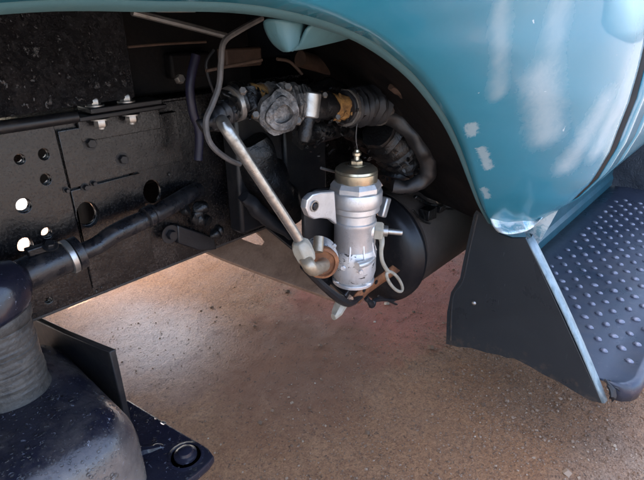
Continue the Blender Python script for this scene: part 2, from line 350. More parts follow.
# ================================================================ the ground
def axis(lo, hi, step, far):
    a = []; x = lo
    while x < hi: a.append(x); x += step
    a.append(hi); d = step
    L = [lo]; 
    while L[-1] > -far: d *= 1.35; L.append(L[-1]-d)
    d = step; H = [hi]
    while H[-1] < far: d *= 1.35; H.append(H[-1]+d)
    return L[:0:-1] + a + H[1:]
xs = axis(-.1, 2.3, .009, 400); ys = axis(-.3, 1.9, .009, 400)
def gz(x, y):
    f = max(0, 1-math.hypot(x-1, y-.8)/6)
    p = Vector((x, y, 0))
    return f*(.010*noise.noise(p*2.2)+.005*noise.noise(p*7+Vector((5, 0, 0)))+.0022*noise.noise(p*26)+.0014*noise.noise(p*70)) if f > 0 else 0
m = MB().grid([[(x, y, gz(x, y)) for x in xs] for y in ys])
g = obj('ground', m, 'packed_dirt', keep=True, ang=180); g['kind'] = 'structure'; g['label'] = 'packed red brown dirt ground with pale patch'
m = MB(); cnt = 0
base = [Vector(p).normalized() for p in ((1, 0, -.3), (-.5, .87, -.3), (-.5, -.87, -.3), (.5, .6, .5), (-.9, .1, .45), (.45, -.7, .5), (0, 0, 1))]
bf = [(0, 1, 3), (1, 2, 4), (2, 0, 5), (0, 3, 5), (1, 4, 3), (2, 5, 4), (3, 4, 6), (4, 5, 6), (5, 3, 6)]
while cnt < 52000:
    x = random.uniform(.2, 2.1); y = random.uniform(-.3, 1.5)
    den = noise.noise(Vector((x*3, y*3, 9)))*.5+.5
    if random.random() > den*max(.06, 1.25-1.25*max(0, y+.05)): continue
    r = .0009*math.exp(abs(random.gauss(0, .60)))*(2.2 if random.random() < .012 else 1)
    a = random.uniform(0, 6.28); ca, sa = math.cos(a), math.sin(a); sq = random.uniform(.5, .9); el = random.uniform(.7, 1.3)
    z = gz(x, y)
    m.add([(x+(b.x*ca*el-b.y*sa)*r, y+(b.x*sa*el+b.y*ca)*r, z+b.z*r*sq+r*.15) for b in base], bf); cnt += 1
o = obj('gravel', m, 'pebble', keep=True, smooth=False); o['kind'] = 'stuff'; o['label'] = 'fine loose grit and pebbles scattered on the dirt'; o['category'] = 'gravel'

# ================================================================ the truck
T = bpy.data.objects.new('truck', None); COL.objects.link(T); T.location = (1.2, 1.35, 0); T.empty_display_size = .3
T['label'] = 'old teal truck with worn paint, front wheel off and chassis showing under the arch'; T['category'] = 'truck'
bpy.context.view_layer.update()

# ---- front fender
PROF = [(.50, .43), (.548, .405), (.56, .355), (.575, .315), (.60, .292), (.63, .262), (.68, .232), (.75, .212), (.85, .20), (.96, .20), (1.08, .215), (1.18, .255), (1.25, .32), (1.29, .42), (1.31, .52)]
lip_px = [(160, 1, .37), (230, 2, .372), (285, 8, .374), (335, 22, .376), (378, 43, .378), (418, 77, .381), (446, 116, .385), (462, 150, .389), (473, 182, .393), (482, 207, .397), (494, 229, .402)]
lip = [py(*p) for p in lip_px]
lip[0].z = lip[1].z = 1.012
arch, _ = spline(lip, [1]*len(lip), 5)
mid = arch[0].x
arch = arch[::-1]                                       # rear foot -> crown
fr = [Vector((2*mid-p.x, p.y, p.z)) for p in arch[::-1][1:]]
AR = arch+fr; NA = len(AR)
def outer(i):
    s = i/(NA-1)
    seg = [(0, (1.100, .552)), (.04, (1.100, .575)), (.09, (1.100, .63)), (.15, (1.100, .70)), (.24, (1.100, .85)), (.32, (1.100, 1.02)), (.38, (1.100, 1.16)), (.42, (1.10, 1.30)), (.5, (.45, 1.31)), (.72, (-.62, 1.28)), (.8, (-.74, 1.1)), (.9, (-.76, .8)), (1, (-.70, .55))]
    for (a, A), (b, B) in zip(seg, seg[1:]):
        if s <= b: t = (s-a)/(b-a); return lerp(A[0], B[0], t), lerp(A[1], B[1], t)
    return seg[-1][1]
NT = 26; rows = []
for i, A in enumerate(AR):
    bx, bz = outer(i); by = interp(PROF, bz); r = []
    for j in range(NT+1):
        t = j/NT; e = math.sin(t*math.pi/2)**.9
        x = lerp(A.x, bx, t); z = lerp(A.z, bz, t); y = lerp(A.y, by, e)
        wc = min(1, max(0, (bz-.98)/.27)); wc = wc*wc*(3-2*wc); yc = lerp(A.y, interp(PROF, z), math.sin(min(1, t*1.5)*math.pi/2)); y = lerp(y, yc, wc)
        r.append(Vector((x, y, z)))
    if 0 <= i/(NA-1) < .42: r += [r[-1]+Vector((.005, .003, 0)), r[-1]+Vector((.008, .010, 0)), r[-1]+Vector((.008, .03, 0))]
    else: r += [r[-1].copy(), r[-1]+Vector((0, .001, -.001)), r[-1]+Vector((0, .002, -.002))]
    rows.append(r)
m = MB().grid(rows)
for v in m.v:                                            # slight dents
    v.y += .0035*noise.noise(v*7)+.0012*noise.noise(v*22)
from mathutils.bvhtree import BVHTree
BV = BVHTree.FromPolygons(m.v, m.f)
def hit(u, v):
    h = BV.ray_cast(CAM, ray(u, v).normalized()); return h[0] if h[0] is not None else py(u, v, .21)
paint('teal_paint', [(hit(541, 74), hit(547, 132), .050, 1.6, .75, .9), (hit(568, 162), hit(602, 104), .042, 1.4, .8, 1.1), (hit(596, 150), hit(636, 50), .040, 1.4, .9),  # large patches paint in reflections; the small ragged ones are peeled chips
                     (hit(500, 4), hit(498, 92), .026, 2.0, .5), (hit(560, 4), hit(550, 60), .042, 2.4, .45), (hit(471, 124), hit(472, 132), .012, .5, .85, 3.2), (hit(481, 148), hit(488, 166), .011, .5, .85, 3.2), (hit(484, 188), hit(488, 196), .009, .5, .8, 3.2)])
paint('cab_paint', [(py(640, 70, .205), py(622, 130, .205), .03, .6, .7)])  # pale patch paints a whitish reflection into the cab colour
fen = obj('fender', m, 'teal_paint', T, 'teal front fender with painted-in pale reflections, small peeled chips and dented rear lip', keep=True, ang=60)
sm = fen.modifiers.new('thick', 'SOLIDIFY'); sm.thickness = .003; sm.offset = 1
# rolled lip turned under the arch
fl = []
for i, A in enumerate(AR):
    t = (AR[min(i+1, NA-1)]-AR[max(i-1, 0)]).normalized(); n_ = Vector((t.z, 0, -t.x)); n_ = n_ if n_.z < 0 or i > NA/2 else -n_
    c = Vector((mid-A.x, 0, .55-A.z)).normalized()
    kk = .58 if i > 46 else lerp(.06, .58, (i/46)**1.5)
    c = c*kk
    fl.append([A+Vector((0, .0005, 0)), A+c*.006+Vector((0, .004*kk+.001, 0)), A+c*.013+Vector((0, .022*kk+.002, 0)), A+c*.017+Vector((0, .046*kk+.003, 0)), A+c*.010+Vector((0, .052*kk+.004, 0))])
o = obj('wheel_arch_lip', MB().grid(fl), 'lip_paint', fen, 'chalky grey teal rolled lip under the arch', ang=50)
obj('seam_line', MB().tube([A+Vector((0, -.0012, 0)) for A in AR[:75]], .0011, 6, smooth=0), 'black_rubber', fen)
# dark wheel-arch liner behind the lip
ln = []
for i, A in enumerate(AR):
    c = Vector((A.x-mid, 0, A.z-.62)).normalized(); r = []
    for j in range(13):
        t = j/12; r.append(A + c*(.010+.20*t**.8) + Vector((0, .010+t*.57, 0)) + noise.noise_vector(A*6+Vector((0, t*4, 0)))*.008)
    ln.append(r)
obj('arch_liner', MB().grid(ln), 'liner_dirt', T, 'dirt coated wheel arch liner', ang=60)
# folded stay under the lip: two curved tongues meeting in a notch
def tongue(a, b, y0, dep, y1):
    rr = []
    for j in range(9):
        s = j/8; A = py(lerp(a[0], b[0], s), lerp(a[1], b[1], s), y0); D = math.sin(s*math.pi)**.6 if dep > 0 else 1
        rr.append([A + (py(lerp(a[0], b[0], s), lerp(a[1], b[1], s)+abs(dep)*D*q, lerp(y0, y1, q))-A) + Vector((0, .012*math.sin(q*3), 0)) for q in (0, .2, .4, .6, .8, 1)])
    return rr
st = [[(262, 17), (268, 34), (275, 44), (284, 50)], [(275, 18), (279, 34), (283, 45), (286, 50)], [(290, 20), (290, 36), (290, 46), (289, 50)], [(303, 21), (300, 36), (296, 45), (291, 50)], [(312, 23), (304, 37), (298, 45), (292, 49)]]
yy = [.435, .415, .410, .425, .445]
m = MB().grid([[py(u, v, y+.004*j) for j, (u, v) in enumerate(r)] for r, y in zip(st, yy)])
st = [[(290, 49), (298, 48), (320, 44), (352, 36)], [(297, 46), (305, 45), (325, 41), (352, 35)], [(301, 38), (310, 38), (328, 37), (352, 34)], [(305, 28), (315, 31), (332, 33), (352, 34)], [(312, 22), (320, 26), (336, 30), (352, 33)]]
m.grid([[py(u, v, y+.02*j/3) for j, (u, v) in enumerate(r)] for r, y in zip(st, [.44, .435, .425, .415, .412])])
s_ = obj('fender_stay', m, 'lip_paint', fen, 'folded teal stay hanging from the arch lip', ang=60, sub=2); q = s_.modifiers.new('thick', 'SOLIDIFY'); q.thickness = .003
# crumpled bright metal at the foot of the fender
cr = [[(488, 211), (494, 214), (506, 217), (522, 216), (538, 213), (548, 211)],
      [(490, 219), (497, 221), (508, 223), (522, 220), (536, 217), (546, 214)],
      [(493, 227), (501, 229), (512, 227), (524, 226), (535, 221), (543, 217)],
      [(499, 233), (507, 235), (516, 234), (526, 232), (534, 227), (540, 221)]]
m = MB(); rr = []
for i, r in enumerate(cr): rr.append([pX(u, v, 1.005+.018*j-.010*i*(1 if j % 2 else -.3)+.006*((i*j) % 3)) for j, (u, v) in enumerate(r)])
q = obj('crumpled_flange', m.grid(rr), 'pale_metal', fen, 'crumpled bright bare metal at the foot of the fender', ang=20, sub=1); z = q.modifiers.new('thick', 'SOLIDIFY'); z.thickness = .002

obj('filler_panel', MB().prism([pX(u, v, 1.10) for u, v in ((520, 218), (550, 207), (560, 206), (548, 228), (534, 250), (526, 236))], (.004, 0, 0)), 'pale_metal', fen, 'pale filler panel behind the fender foot')
# ---- second fender, bonnet, nose, cab: the rest of the body
def mir(v): return Vector((v.x, 2.70-v.y, v.z))
m = MB().grid([[mir(p) for p in r] for r in rows])
o = obj('fender', m, 'cab_paint', T, 'teal front fender on the far side', keep=True, ang=60)
hr = []
for i in range(13):
    x = lerp(-.72, 1.10, i/12); r = []
    for j in range(25):
        t = j/24; y = lerp(.50, 2.20, t); r.append(Vector((x, y, 1.30+.22*math.sin(t*math.pi)**.7-.10*max(0, .3-(x+.72))**2*4)))
    hr.append(r)
bon = obj('bonnet', MB().grid(hr), 'cab_paint', T, 'teal bonnet', ang=60)
m = MB()
for i in range(9): m.box((-.70, 1.35, .66+i*.085), (.03, 1.5, .03))
m.box((-.68, .45, 1.0), (.06, .5, .6)); m.box((-.68, 2.25, 1.0), (.06, .5, .6)); m.box((-.64, 1.35, 1.0), (.02, 1.4, .7))
obj('grille', m, 'cab_paint', T, bev=.006)
obj('front_bumper', MB().box((-.92, 1.35, .60), (.10, 2.0, .18)), 'black_steel', T, bev=.02)
# cab: lower side panel follows the body section
X0, X1 = 1.150, 2.75
pf = []
for i in range(len(PROF)-1):
    for q in range(4): z = lerp(PROF[i][0], PROF[i+1][0], q/4); pf.append((interp(PROF, z), z))
pf = [(y, z) for y, z in pf if z < 1.2]
def side(x0, x1, f=lambda p: p):
    n = max(2, int((x1-x0)/.06)); return MB().grid([[f(Vector((lerp(x0, x1, i/n), y, z+.0))) for y, z in pf] for i in range(n+1)])
pf0 = pf; pf = [(y-.005, z) for y, z in pf]
sm_ = MB().grid([[Vector((x, y+d_, z)) for y, z in pf] for x, d_ in ((X0-.006, .045), (X0-.006, .012), (X0-.003, .004), (X0, 0))])
cab = obj('cab', side(X0, 1.30), 'cab_paint', T, 'teal cab side behind the fender seam', keep=True, ang=60); q = cab.modifiers.new('thick', 'SOLIDIFY'); q.thickness = .003; q.offset = 1
obj('front_edge', sm_, 'black_rubber', cab, 'cab edge coloured black to darken the seam gap', keep=True, ang=60)  # edge coloured black so the seam reads as a shaded groove
obj('seam_shade_backing', MB().grid([[Vector((x, y+.030, z)) for y, z in pf] for x in (1.095, 1.150)]), 'black_rubber', cab, 'black backing strip painting the seam gap dark', keep=True)  # black backing that paints in the shade of the seam
d = obj('door', side(1.306, 2.45), 'cab_paint', cab, None, keep=True, ang=60); q = d.modifiers.new('thick', 'SOLIDIFY'); q.thickness = .003; q.offset = 1
d = obj('rear_panel', side(2.456, X1), 'cab_paint', cab, None, keep=True, ang=60)
sun_block_wheel = obj('added_wheel', MB().lathe([(.24, -.10), (.38, -.105), (.415, -.085), (.42, -.03), (.42, .03), (.415, .085), (.38, .105), (.24, .10)], (.10, 2.20, .42), (0, 1, 0), 48), 'black_rubber', T, 'unseen far wheel added to block sun under the truck')  # unseen wheel added to keep sun off the ground under the truck
obj('added_rim', MB().lathe([(.24, -.09), (.22, -.06), (.06, -.03), (.06, -.09), (.002, -.09)], (.10, 2.20, .42), (0, 1, 0), 32), 'bolt_steel', sun_block_wheel)
obj('far_panel', side(X0, X1, mir), 'cab_paint', cab, None, keep=True, ang=60)
m = MB()
for y0, y1 in ((.262, .34), (2.438, 2.36)):
    for xa, xb, xc, xd in ((1.12, 1.20, 1.38, 1.46), (2.40, 2.48, 2.40, 2.48), (2.67, 2.75, 2.67, 2.75)):
        m = MB().prism([(xa, y0, 1.18), (xb, y0, 1.18), (xd, y1, 1.80), (xc, y1, 1.80)], (0, .03 if y0 < 1 else -.03, 0)); obj('pillar', m, 'cab_paint', cab, bev=.006)
m = MB(); rr = []
for i in range(9):
    x = lerp(1.36, 2.78, i/8); rr.append([Vector((x, lerp(.31, 2.39, j/16), 1.79+.12*math.sin(j/16*math.pi)**.5*math.sin((i+.6)/9.2*math.pi)**.4)) for j in range(17)])
obj('roof', m.grid(rr), 'cab_paint', cab, ang=60)
m = MB().prism([(1.15, .30, 1.2), (1.15, 2.40, 1.2), (1.40, 2.34, 1.80), (1.40, .36, 1.80)], (.006, 0, 0)); obj('windscreen', m, 'glass', cab)
m = MB().prism([(1.48, .28, 1.2), (2.40, .28, 1.2), (2.40, .345, 1.79), (1.50, .345, 1.79)], (0, .006, 0)); obj('side_window', m, 'glass', cab)
obj('rear_wall', MB().box((2.74, 1.35, 1.2), (.02, 2.0, 1.25)), 'cab_paint', cab)
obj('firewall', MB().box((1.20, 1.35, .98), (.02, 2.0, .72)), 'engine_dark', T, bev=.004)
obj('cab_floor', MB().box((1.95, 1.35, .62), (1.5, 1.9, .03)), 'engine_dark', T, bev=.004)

# ---- sill, apron and running board
sp = [(.395, .565), (.43, .55), (.432, .505), (.442, .495), (.442, .44), (.452, .43), (.452, .375), (.462, .365), (.462, .30), (.452, .285), (.452, .247)]
m = MB().grid([[Vector((x, y, z)) for y, z in sp] for x in [1.06+.1*i for i in range(19)]])
obj('sill', m, 'sill_paint', T, 'stepped teal sill above the running board', ang=25)
m = MB().box((1.32, .405, .535), (.50, .02, .012)); obj('sill_trim', m, 'black_rubber', T, bev=.003)
BT = .25
def rb_outline():
    o = [(2.9, .452), (1.075, .452), (1.068, .36), (1.066, .2)]
    for i in range(9): a = math.pi+ (math.pi/2)*i/8; o.append((1.126+.06*math.cos(a), .088+.06*math.sin(a)))
    return o + [(2.9, .028)]
m = MB()
xsb = [1.068, 1.075, 1.09, 1.11]+[1.13+.06*i for i in range(30)]
rr = []
for x in xsb:
    k_ = max(0, (1.13-x)/.062); ye = .03+.05*(1-math.sqrt(max(0, 1-k_*k_)))
    r = [Vector((x, y, BT+.0025*math.sin(x*9)*math.sin(y*14))) for y in [.452, .40, .34, .28, .22, .16, .11, ye+.035]]
    r += [Vector((x, ye+.022, BT+.003)), Vector((x, ye+.010, BT+.004)), Vector((x, ye+.002, BT-.003)), Vector((x, ye-.002, BT-.014)), Vector((x, ye, BT-.04))]
    rr.append(r)
rb = obj('running_board', m.grid(rr), 'board_paint', T, 'dark blue steel running board with raised worn studs', ang=50); q = rb.modifiers.new('thick', 'SOLIDIFY'); q.thickness = .003; q.offset = -1
m = MB(); m.tube([(x, .0255+.05*(1-math.sqrt(max(0, 1-max(0, (1.13-x)/.062)**2))), BT-.012) for x in (1.14, 1.4, 2.0, 2.86)], .005, 12)
obj('edge_roll', m, 'chrome_edge', rb, 'pale bright rolled edge of the running board')
m = MB().lathe([(.0105, -.001), (.0100, .0015), (.0078, .0042), (.0042, .0060), (.001, .0064)], (0, 0, 0), n=12)
first = None; row = 0; x = 1.19
while x < 2.42:
    for c_ in range(8):
        y = .072+c_*.056+(.028 if row % 2 else 0)
        if y > .385: continue
        if first is None: first = obj('stud', m, 'worn_bump', rb, None, keep=True, ang=60); o = first
        else: o = first.copy(); COL.objects.link(o)
        o.location = Vector((x+random.uniform(-.003, .003), y+random.uniform(-.003, .003), BT+.001+.0025*math.sin(x*9)*math.sin(y*14))) - rb.location - T.location
        s_ = random.uniform(.85, 1.2); o.scale = (s_*.68, s_*.98, random.uniform(.6, 1.1)); o.rotation_euler.z = random.uniform(-.3, .3)
    x += .041; row += 1
# apron across the front of the running board
AX = 1.045
ap = [(480, 206), (475, 214), (469, 240), (464, 262), (461, 278), (452, 292), (448, 312), (447, 343), (458, 346), (472, 347), (488, 352), (500, 354), (508, 357), (514, 357), (528, 364), (545, 374), (560, 381), (576, 391), (590, 399), (602, 402), (580, 354), (558, 306), (540, 267), (526, 238), (512, 238), (500, 234), (490, 222)]
ap3 = [pX(u, v, AX) for u, v in ap]
out = [(p.y, p.z) for p in ap3]
apr = plate('apron', out, [], .006, FX(AX), 'apron_paint', T, 'black splash apron closing the end of the running board')
A0, A1 = ap3[23], ap3[19]; m = MB()
nst = 12; rr = []
for i in range(nst+1):
    t = i/nst; p = A0.lerp(A1, t); bow = Vector((0, -.006*math.sin(t*math.pi), 0))
    rr.append([p+bow+Vector((-.004, -.001, 0)), p+bow+Vector((0, -.006, 0)), p+bow+Vector((.012, -.008, .001)), p+bow+Vector((.026*(1-.3*t), -.006, .002)), p+bow+Vector((.028*(1-.3*t), .002, .002))])
q = obj('edge_strip', m.grid(rr), 'edge_strip', apr, 'pale folded metal strip along the apron edge', ang=50); z = q.modifiers.new('thick', 'SOLIDIFY'); z.thickness = .002
for u, v in ((474, 303),):
    p = pX(u, v, AX-.004); obj('rivet', MB().lathe([(.006, 0), (.0055, .002), (.003, .004), (.0005, .0045)], p, (-1, 0, 0), 14), 'bolt_steel', apr)
m = MB()
for i in range(4):                                        # pressed rib down the apron's left side
    pass
m.tube([pX(u, v, AX-.003) for u, v in ((478, 214), (470, 248), (463, 280), (453, 298), (451, 340))], .003, 8); obj('pressed_edge', m, 'apron_paint', apr)
m = MB().tube([pX(u, v, AX+.02) for u, v in ((604, 380), (609, 386), (612, 393), (610, 401))], [.002, .006, .008, .003], 7).tube([pX(u, v, AX+.03) for u, v in ((607, 382), (614, 386), (621, 392))], [.003, .006, .002], 7).lump(.007, 75)
obj('torn_rubber', m, 'black_rubber', T, 'torn black rubber scrap at the apron corner', ang=25)
# rear mudguard beyond the running board
m = MB(); rr = []
for i in range(15):
    a = math.pi*.5*i/14
    rr.append([Vector((2.62+.30*(1-math.cos(a)*1.0)+.08*math.sin(j*.5)*0, .02+.46*j/10, .25+.42*math.sin(a)*(1-.35*((j-6)/10)**2))) for j in range(11)])
m.grid(rr).lump(.02, 11)
obj('mudguard', m, 'far_rubber', T, 'dark wrinkled mudguard at the end of the running board', ang=70)

# ---- chassis rail
FYP = .92
def fx(u, v, y=FYP): p = py(u, v, y); return (p.x, p.z)
zb, zt = .482, .838
holes = []
for u, v, r, e in ((21, 204, 6.2, 1.25), (44, 231, 4.6, 1.25), (23, 244, 6.4, 1.4), (17, 158, 4.5, 1.2), (41, 153, 4.6, 1.3), (43, 178, 4.6, 1.3), (85, 213, 9, 1.45), (46, 298, 3.5, 1), (104, 186, 3.2, 1), (151, 191, 8.5, 1.5), (131, 174, 2.8, 1)):
    c = fx(u, v); d = (py(u, v, FYP)-CAM).dot(fw)/FPX; holes.append(circ(c, r*d*1.15, r*d*e*.98, 18))
rail = plate('chassis_rail', [(-.75, zb), (3.2, zb), (3.2, zt), (-.75, zt)], holes, .007, FY(FYP), 'frame_paint', T, 'black flaking chassis rail with round lightening holes')
m = MB().box((1.225, FYP+.05, zt+.004), (3.94, .11, .007)); obj('top_flange', m, 'frame_paint', rail, bev=.002)
m = MB().box((1.225, FYP+.029, zb-.004), (3.94, .065, .007)); obj('bottom_flange', m, 'dusty_steel', rail, bev=.002)
# reinforcing plates on the rail
x63 = fx(63, 170)[0]; x135 = fx(138, 180)[0]
zz = fx(100, 180)[1]
h2 = [h for h in holes if True]
def inside(h, x0, x1, z0, z1): cx = sum(p[0] for p in h)/len(h); cz = sum(p[1] for p in h)/len(h); return x0+.015 < cx < x1-.015 and z0+.012 < cz < z1-.012
def grow(h, f): cx = sum(p[0] for p in h)/len(h); cz = sum(p[1] for p in h)/len(h); return [(cx+(p[0]-cx)*f, cz+(p[1]-cz)*f) for p in h]
for (x0, x1, z0, z1, yy, lab) in ((-.2, x63-.002, zb+.012, zt-.012, FYP-.0085, None), (x63+.002, x135, zb+.02, zz-.002, FYP-.0075, None), (x63+.002, x135+.10, zz+.002, zt-.02, FYP-.0095, None)):
    plate('fish_plate', [(x0, z0), (x1, z0+.004), (x1-.002, z1), (x0, z1-.003)], [grow(h, 1.08) for h in holes if inside(h, x0, x1, z0, z1)], .007, FY(yy), 'frame_paint', rail)
for u, v, r in ((122, 159, 4.6), (85, 187, 3), (93, 183, 2.4), (66, 190, 2.2), (90, 143, 5)):
    p = py(u, v, FYP-.013); d = (p-CAM).dot(fw)/FPX; hexbolt('bolt', p, (0, -1, 0), r*d, .010, rail, 'black_steel')
# shelf bracket with four bolts
a = py(88, 121, .885); b = py(166, 104, .885)
zc = (a.z+b.z)/2
br = obj('shelf_bracket', MB().prism([(a.x-.02, .870, zc-.003), (b.x, .882, zc-.003), (b.x, .93, zc-.003), (a.x-.02, .93, zc-.003)], (0, 0, .009)), 'black_steel', T, 'black shelf bracket bolted to the rail', bev=.002)
obj('flange', MB().prism([(a.x-.01, .905, zc-.045), (b.x-.005, .905, zc-.045), (b.x-.005, .905, zc-.003), (a.x-.01, .905, zc-.003)], (0, .006, 0)), 'frame_paint', br, bev=.0015)
obj('spacer', MB().box((lerp(a.x, b.x, .45), .895, zc+.013), ((b.x-a.x)*.9, .05, .010), Matrix.Rotation(.03, 3, 'Z')), 'black_steel', br, bev=.002)
for u in (97, 129):
    p = py(u, 115, .886); q = Vector((p.x, .888, zc+.018)); hexbolt('bolt', q, (0, 0, 1), .0105, .014, br, 'zinc_steel', washer=1.5, stud=.012)
    q = Vector((p.x+.004, .886, zc-.004)); hexbolt('nut', q, (0, 0, -1), .0115, .015, br, 'zinc_steel', washer=1.4, stud=.004)
# far rail and engine behind it
m = MB().box((1.2, 1.78, .66), (3.9, .008, .352)).box((1.2, 1.75, .84), (3.9, .07, .007)).box((1.2, 1.75, .48), (3.9, .07, .007)); obj('chassis_rail', m, 'frame_paint', T, 'chassis rail on the far side')
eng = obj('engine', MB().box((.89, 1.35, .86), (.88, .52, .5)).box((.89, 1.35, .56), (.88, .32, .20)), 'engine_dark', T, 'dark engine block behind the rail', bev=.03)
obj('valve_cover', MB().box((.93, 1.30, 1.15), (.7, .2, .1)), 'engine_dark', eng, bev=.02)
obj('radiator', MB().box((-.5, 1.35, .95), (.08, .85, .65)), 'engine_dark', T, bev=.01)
# splash shield above the rail (thick flaking underseal)
c0 = py(128, 95, .885); 
pts = [(-.75, .86), (.10, .853), (c0.x-.005, .862), (c0.x, .875), (c0.x+.012, 1.30), (-.75, 1.30)]
sh = plate('splash_shield', pts, [], .006, FY(.885), 'underseal', T, 'splash shield thick with flaking black underseal and mud', edge=.002)
m = MB().box((c0.x+.006, .905, 1.08), (.012, .05, .44)); obj('folded_edge', m, 'underseal', sh, bev=.003)
m = MB().tube([(-.75, .874, .848), (.1, .874, .842), (py(78, 120, .874).x, .876, .842)], .010, 10); obj('lower_bead', m, 'black_steel', sh)
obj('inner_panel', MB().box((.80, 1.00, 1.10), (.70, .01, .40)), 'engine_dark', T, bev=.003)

# ---- steering drag link: thick sleeve, clamp, bent tube into the rail
PY_ = .845
pt = [py(-45, 305, PY_-.01), py(0, 287, PY_-.005), py(40, 268, PY_), py(78, 253, PY_)]
lk = obj('drag_link', MB().tube([py(70, 257, PY_), py(96, 246, PY_), py(112, 235, PY_+.002), py(130, 226, PY_+.006), py(150, 217, PY_+.01), py(170, 206, PY_+.02), py(188, 195, PY_+.035), py(197, 190, PY_+.06)], [.0155, .0165, .0175, .0185, .018, .0185, .0185, .018], 20), 'pipe_paint', T, 'bent black steel tube running along the rail')
slv = MB().tube(pt, [.030, .0295, .029, .0265], 22); obj('sleeve', slv, 'pipe_paint', lk)
ax = (py(78, 253, PY_)-py(60, 261, PY_)).normalized(); o_ = py(66, 258, PY_)
m = MB().lathe([(.029, 0), (.0315, .001), (.0315, .010), (.029, .011)], o_, ax, 26); obj('clamp_band', m, 'zinc_steel', lk, 'bright worn clamp band on the tube')
m = MB().lathe([(.028, .012), (.0305, .013), (.0305, .026), (.028, .027)], o_, ax, 26); obj('clamp_ring', m, 'pipe_paint', lk)
m = MB().box(py(42, 248, PY_-.005), (.05, .014, .014)).lump(.004, 80); cl = obj('clamp_lug', m, 'black_grease', lk, bev=.003)
hexbolt('bolt', py(50, 246, PY_-.014), (0, -.5, .9), .008, .009, lk, 'black_steel')
p = py(150, 216, PY_+.005); ax2 = (py(160, 211, PY_+.012)-py(145, 219, PY_+.008)).normalized()
obj('collar', MB().lathe([(.0185, -.012), (.0212, -.011), (.0212, .0), (.0185, .001), (.0185, .004), (.021, .005), (.021, .011), (.0185, .012)], p, ax2, 24), 'pipe_paint', lk)
hexbolt('bolt', py(170, 234, .895), (0, -1, 0), .011, .013, rail, 'black_steel', washer=1.9)
obj('bracket', MB().prism([py(178, 225, .89), py(215, 238, .89), py(217, 250, .89), py(200, 251, .89), py(178, 244, .89)], (0, .02, 0)).lump(.003, 40), 'black_steel', rail, bev=.003)

# ---- stub axle housing in the corner: gloss casing, ribbed column, foot plate
cc = Vector((.045, .80, 0))
m = MB()
def rrect(x0, x1, y0, y1, r, z, n=7):
    o = []
    for (cx, cy, a0) in ((x1-r, y1-r, 0), (x0+r, y1-r, 90), (x0+r, y0+r, 180), (x1-r, y0+r, 270)):
        for i in range(n): a = R(a0+90*i/(n-1)); o.append(Vector((cx+r*math.cos(a), cy+r*math.sin(a), z)))
    return o
ring = []
for (ins, z) in ((.0, .05), (0, .15), (.0, .33), (.004, .36), (.014, .385), (.030, .403), (.050, .414), (.080, .420), (.13, .423)):
    ring.append([v for v in rrect(-.34+ins, .258-ins, .595+ins, 1.00-ins, .085-min(ins, .06)*.8, z)])
nn = len(ring[0]); vs_ = [v for r in ring for v in r]; fs_ = [(i*nn+j, i*nn+(j+1) % nn, (i+1)*nn+(j+1) % nn, (i+1)*nn+j) for i in range(len(ring)-1) for j in range(nn)]
fs_.append(tuple((len(ring)-1)*nn+j for j in range(nn))); m.add(vs_, fs_)
for v in m.v: v += noise.noise_vector(v*9)*.004
cas = obj('axle_casing', m, 'gloss_casing', T, 'chipped gloss black casing below the ribbed column', ang=60)
CXY = Vector((.130, .825, 0))
pr = [(.064, .405), (.060, .42), (.0575, .43)]
z = .435
while z < .55: pr += [(.0568+random.uniform(-.0005, .0005), z), (.0574+random.uniform(0, .0006), z+.006), (.0566, z+.0075)]; z += .0105*random.uniform(.8, 1.3)
pr += [(.059, .555), (.062, .562), (.062, .575), (.056, .585)]
m = MB().lathe(pr, CXY, n=48).lump(.0016, 35); obj('ribbed_column', m, 'column_cast', cas, 'rough grey ribbed column', ang=50)
m = MB().lathe([(.052, .572), (.064, .578), (.070, .590), (.070, .610), (.064, .630), (.050, .643), (.025, .650), (.002, .651)], CXY, n=40).lump(.009, 22); obj('column_cap', m, 'gloss_dark', cas, 'glossy dark cap on the column', ang=60)
# dark upright plate behind the casing
a = pz(127, 400, .335); b = pz(34, 372, .335); a1 = Vector((a.x, a.y, pz(127, 350, .40).z)); 
def up_to(p, v):                                    # height of pixel row v over the spot p
    lo, hi = 0, 1
    for _ in range(40):
        mdl = (lo+hi)/2; d = Vector((p.x, p.y, mdl))-CAM; vv = CYP-FPX*d.dot(cu)/d.dot(fw)
        if vv > v: lo = mdl
        else: hi = mdl
    return lo
b = Vector((.235, 1.03, 0)); a = Vector((a.x, a.y, 0)); za, zb_ = up_to(a, 349), up_to(b, 312)
m = MB().prism([(a.x, a.y, .22), (b.x, b.y, .22), (b.x, b.y, zb_), (lerp(a.x, b.x, .5), lerp(a.y, b.y, .5), lerp(za, zb_, .5)-.003), (a.x, a.y, za)], (-.012, 0, 0))
obj('upright_plate', m, 'black_steel', cas, 'matt black upright plate behind the casing', bev=.002)
zp = .25
fp = [pz(u, v, zp) for u, v in ((128, 402), (165, 425), (207, 450), (212, 457), (208, 463), (196, 474), (170, 492), (120, 520), (60, 480), (80, 420))]
ft = plate('foot_plate', [(p.x, p.y) for p in fp], [], .012, FZ(zp-.006), 'gloss_dark', T, 'dark foot plate with a large washered bolt beside the casing', edge=.003)
p = pz(186, 457, zp)
obj('washer', MB().lathe([(.034, .0), (.034, .004), (.029, .0055), (.027, .003), (.022, .003)], p, n=32), 'gloss_dark', ft)
obj('bolt', MB().lathe([(.019, .002), (.021, .004), (.021, .009), (.015, .012), (.013, .018), (.006, .021), (.001, .0215)], p, n=32), 'gloss_dark', ft)
obj('weld_ridge', MB().tube([pz(130, 455, zp), pz(150, 450, zp), pz(165, 447, zp)], [.012, .010, .005], 8).lump(.004, 50), 'gloss_dark', ft)

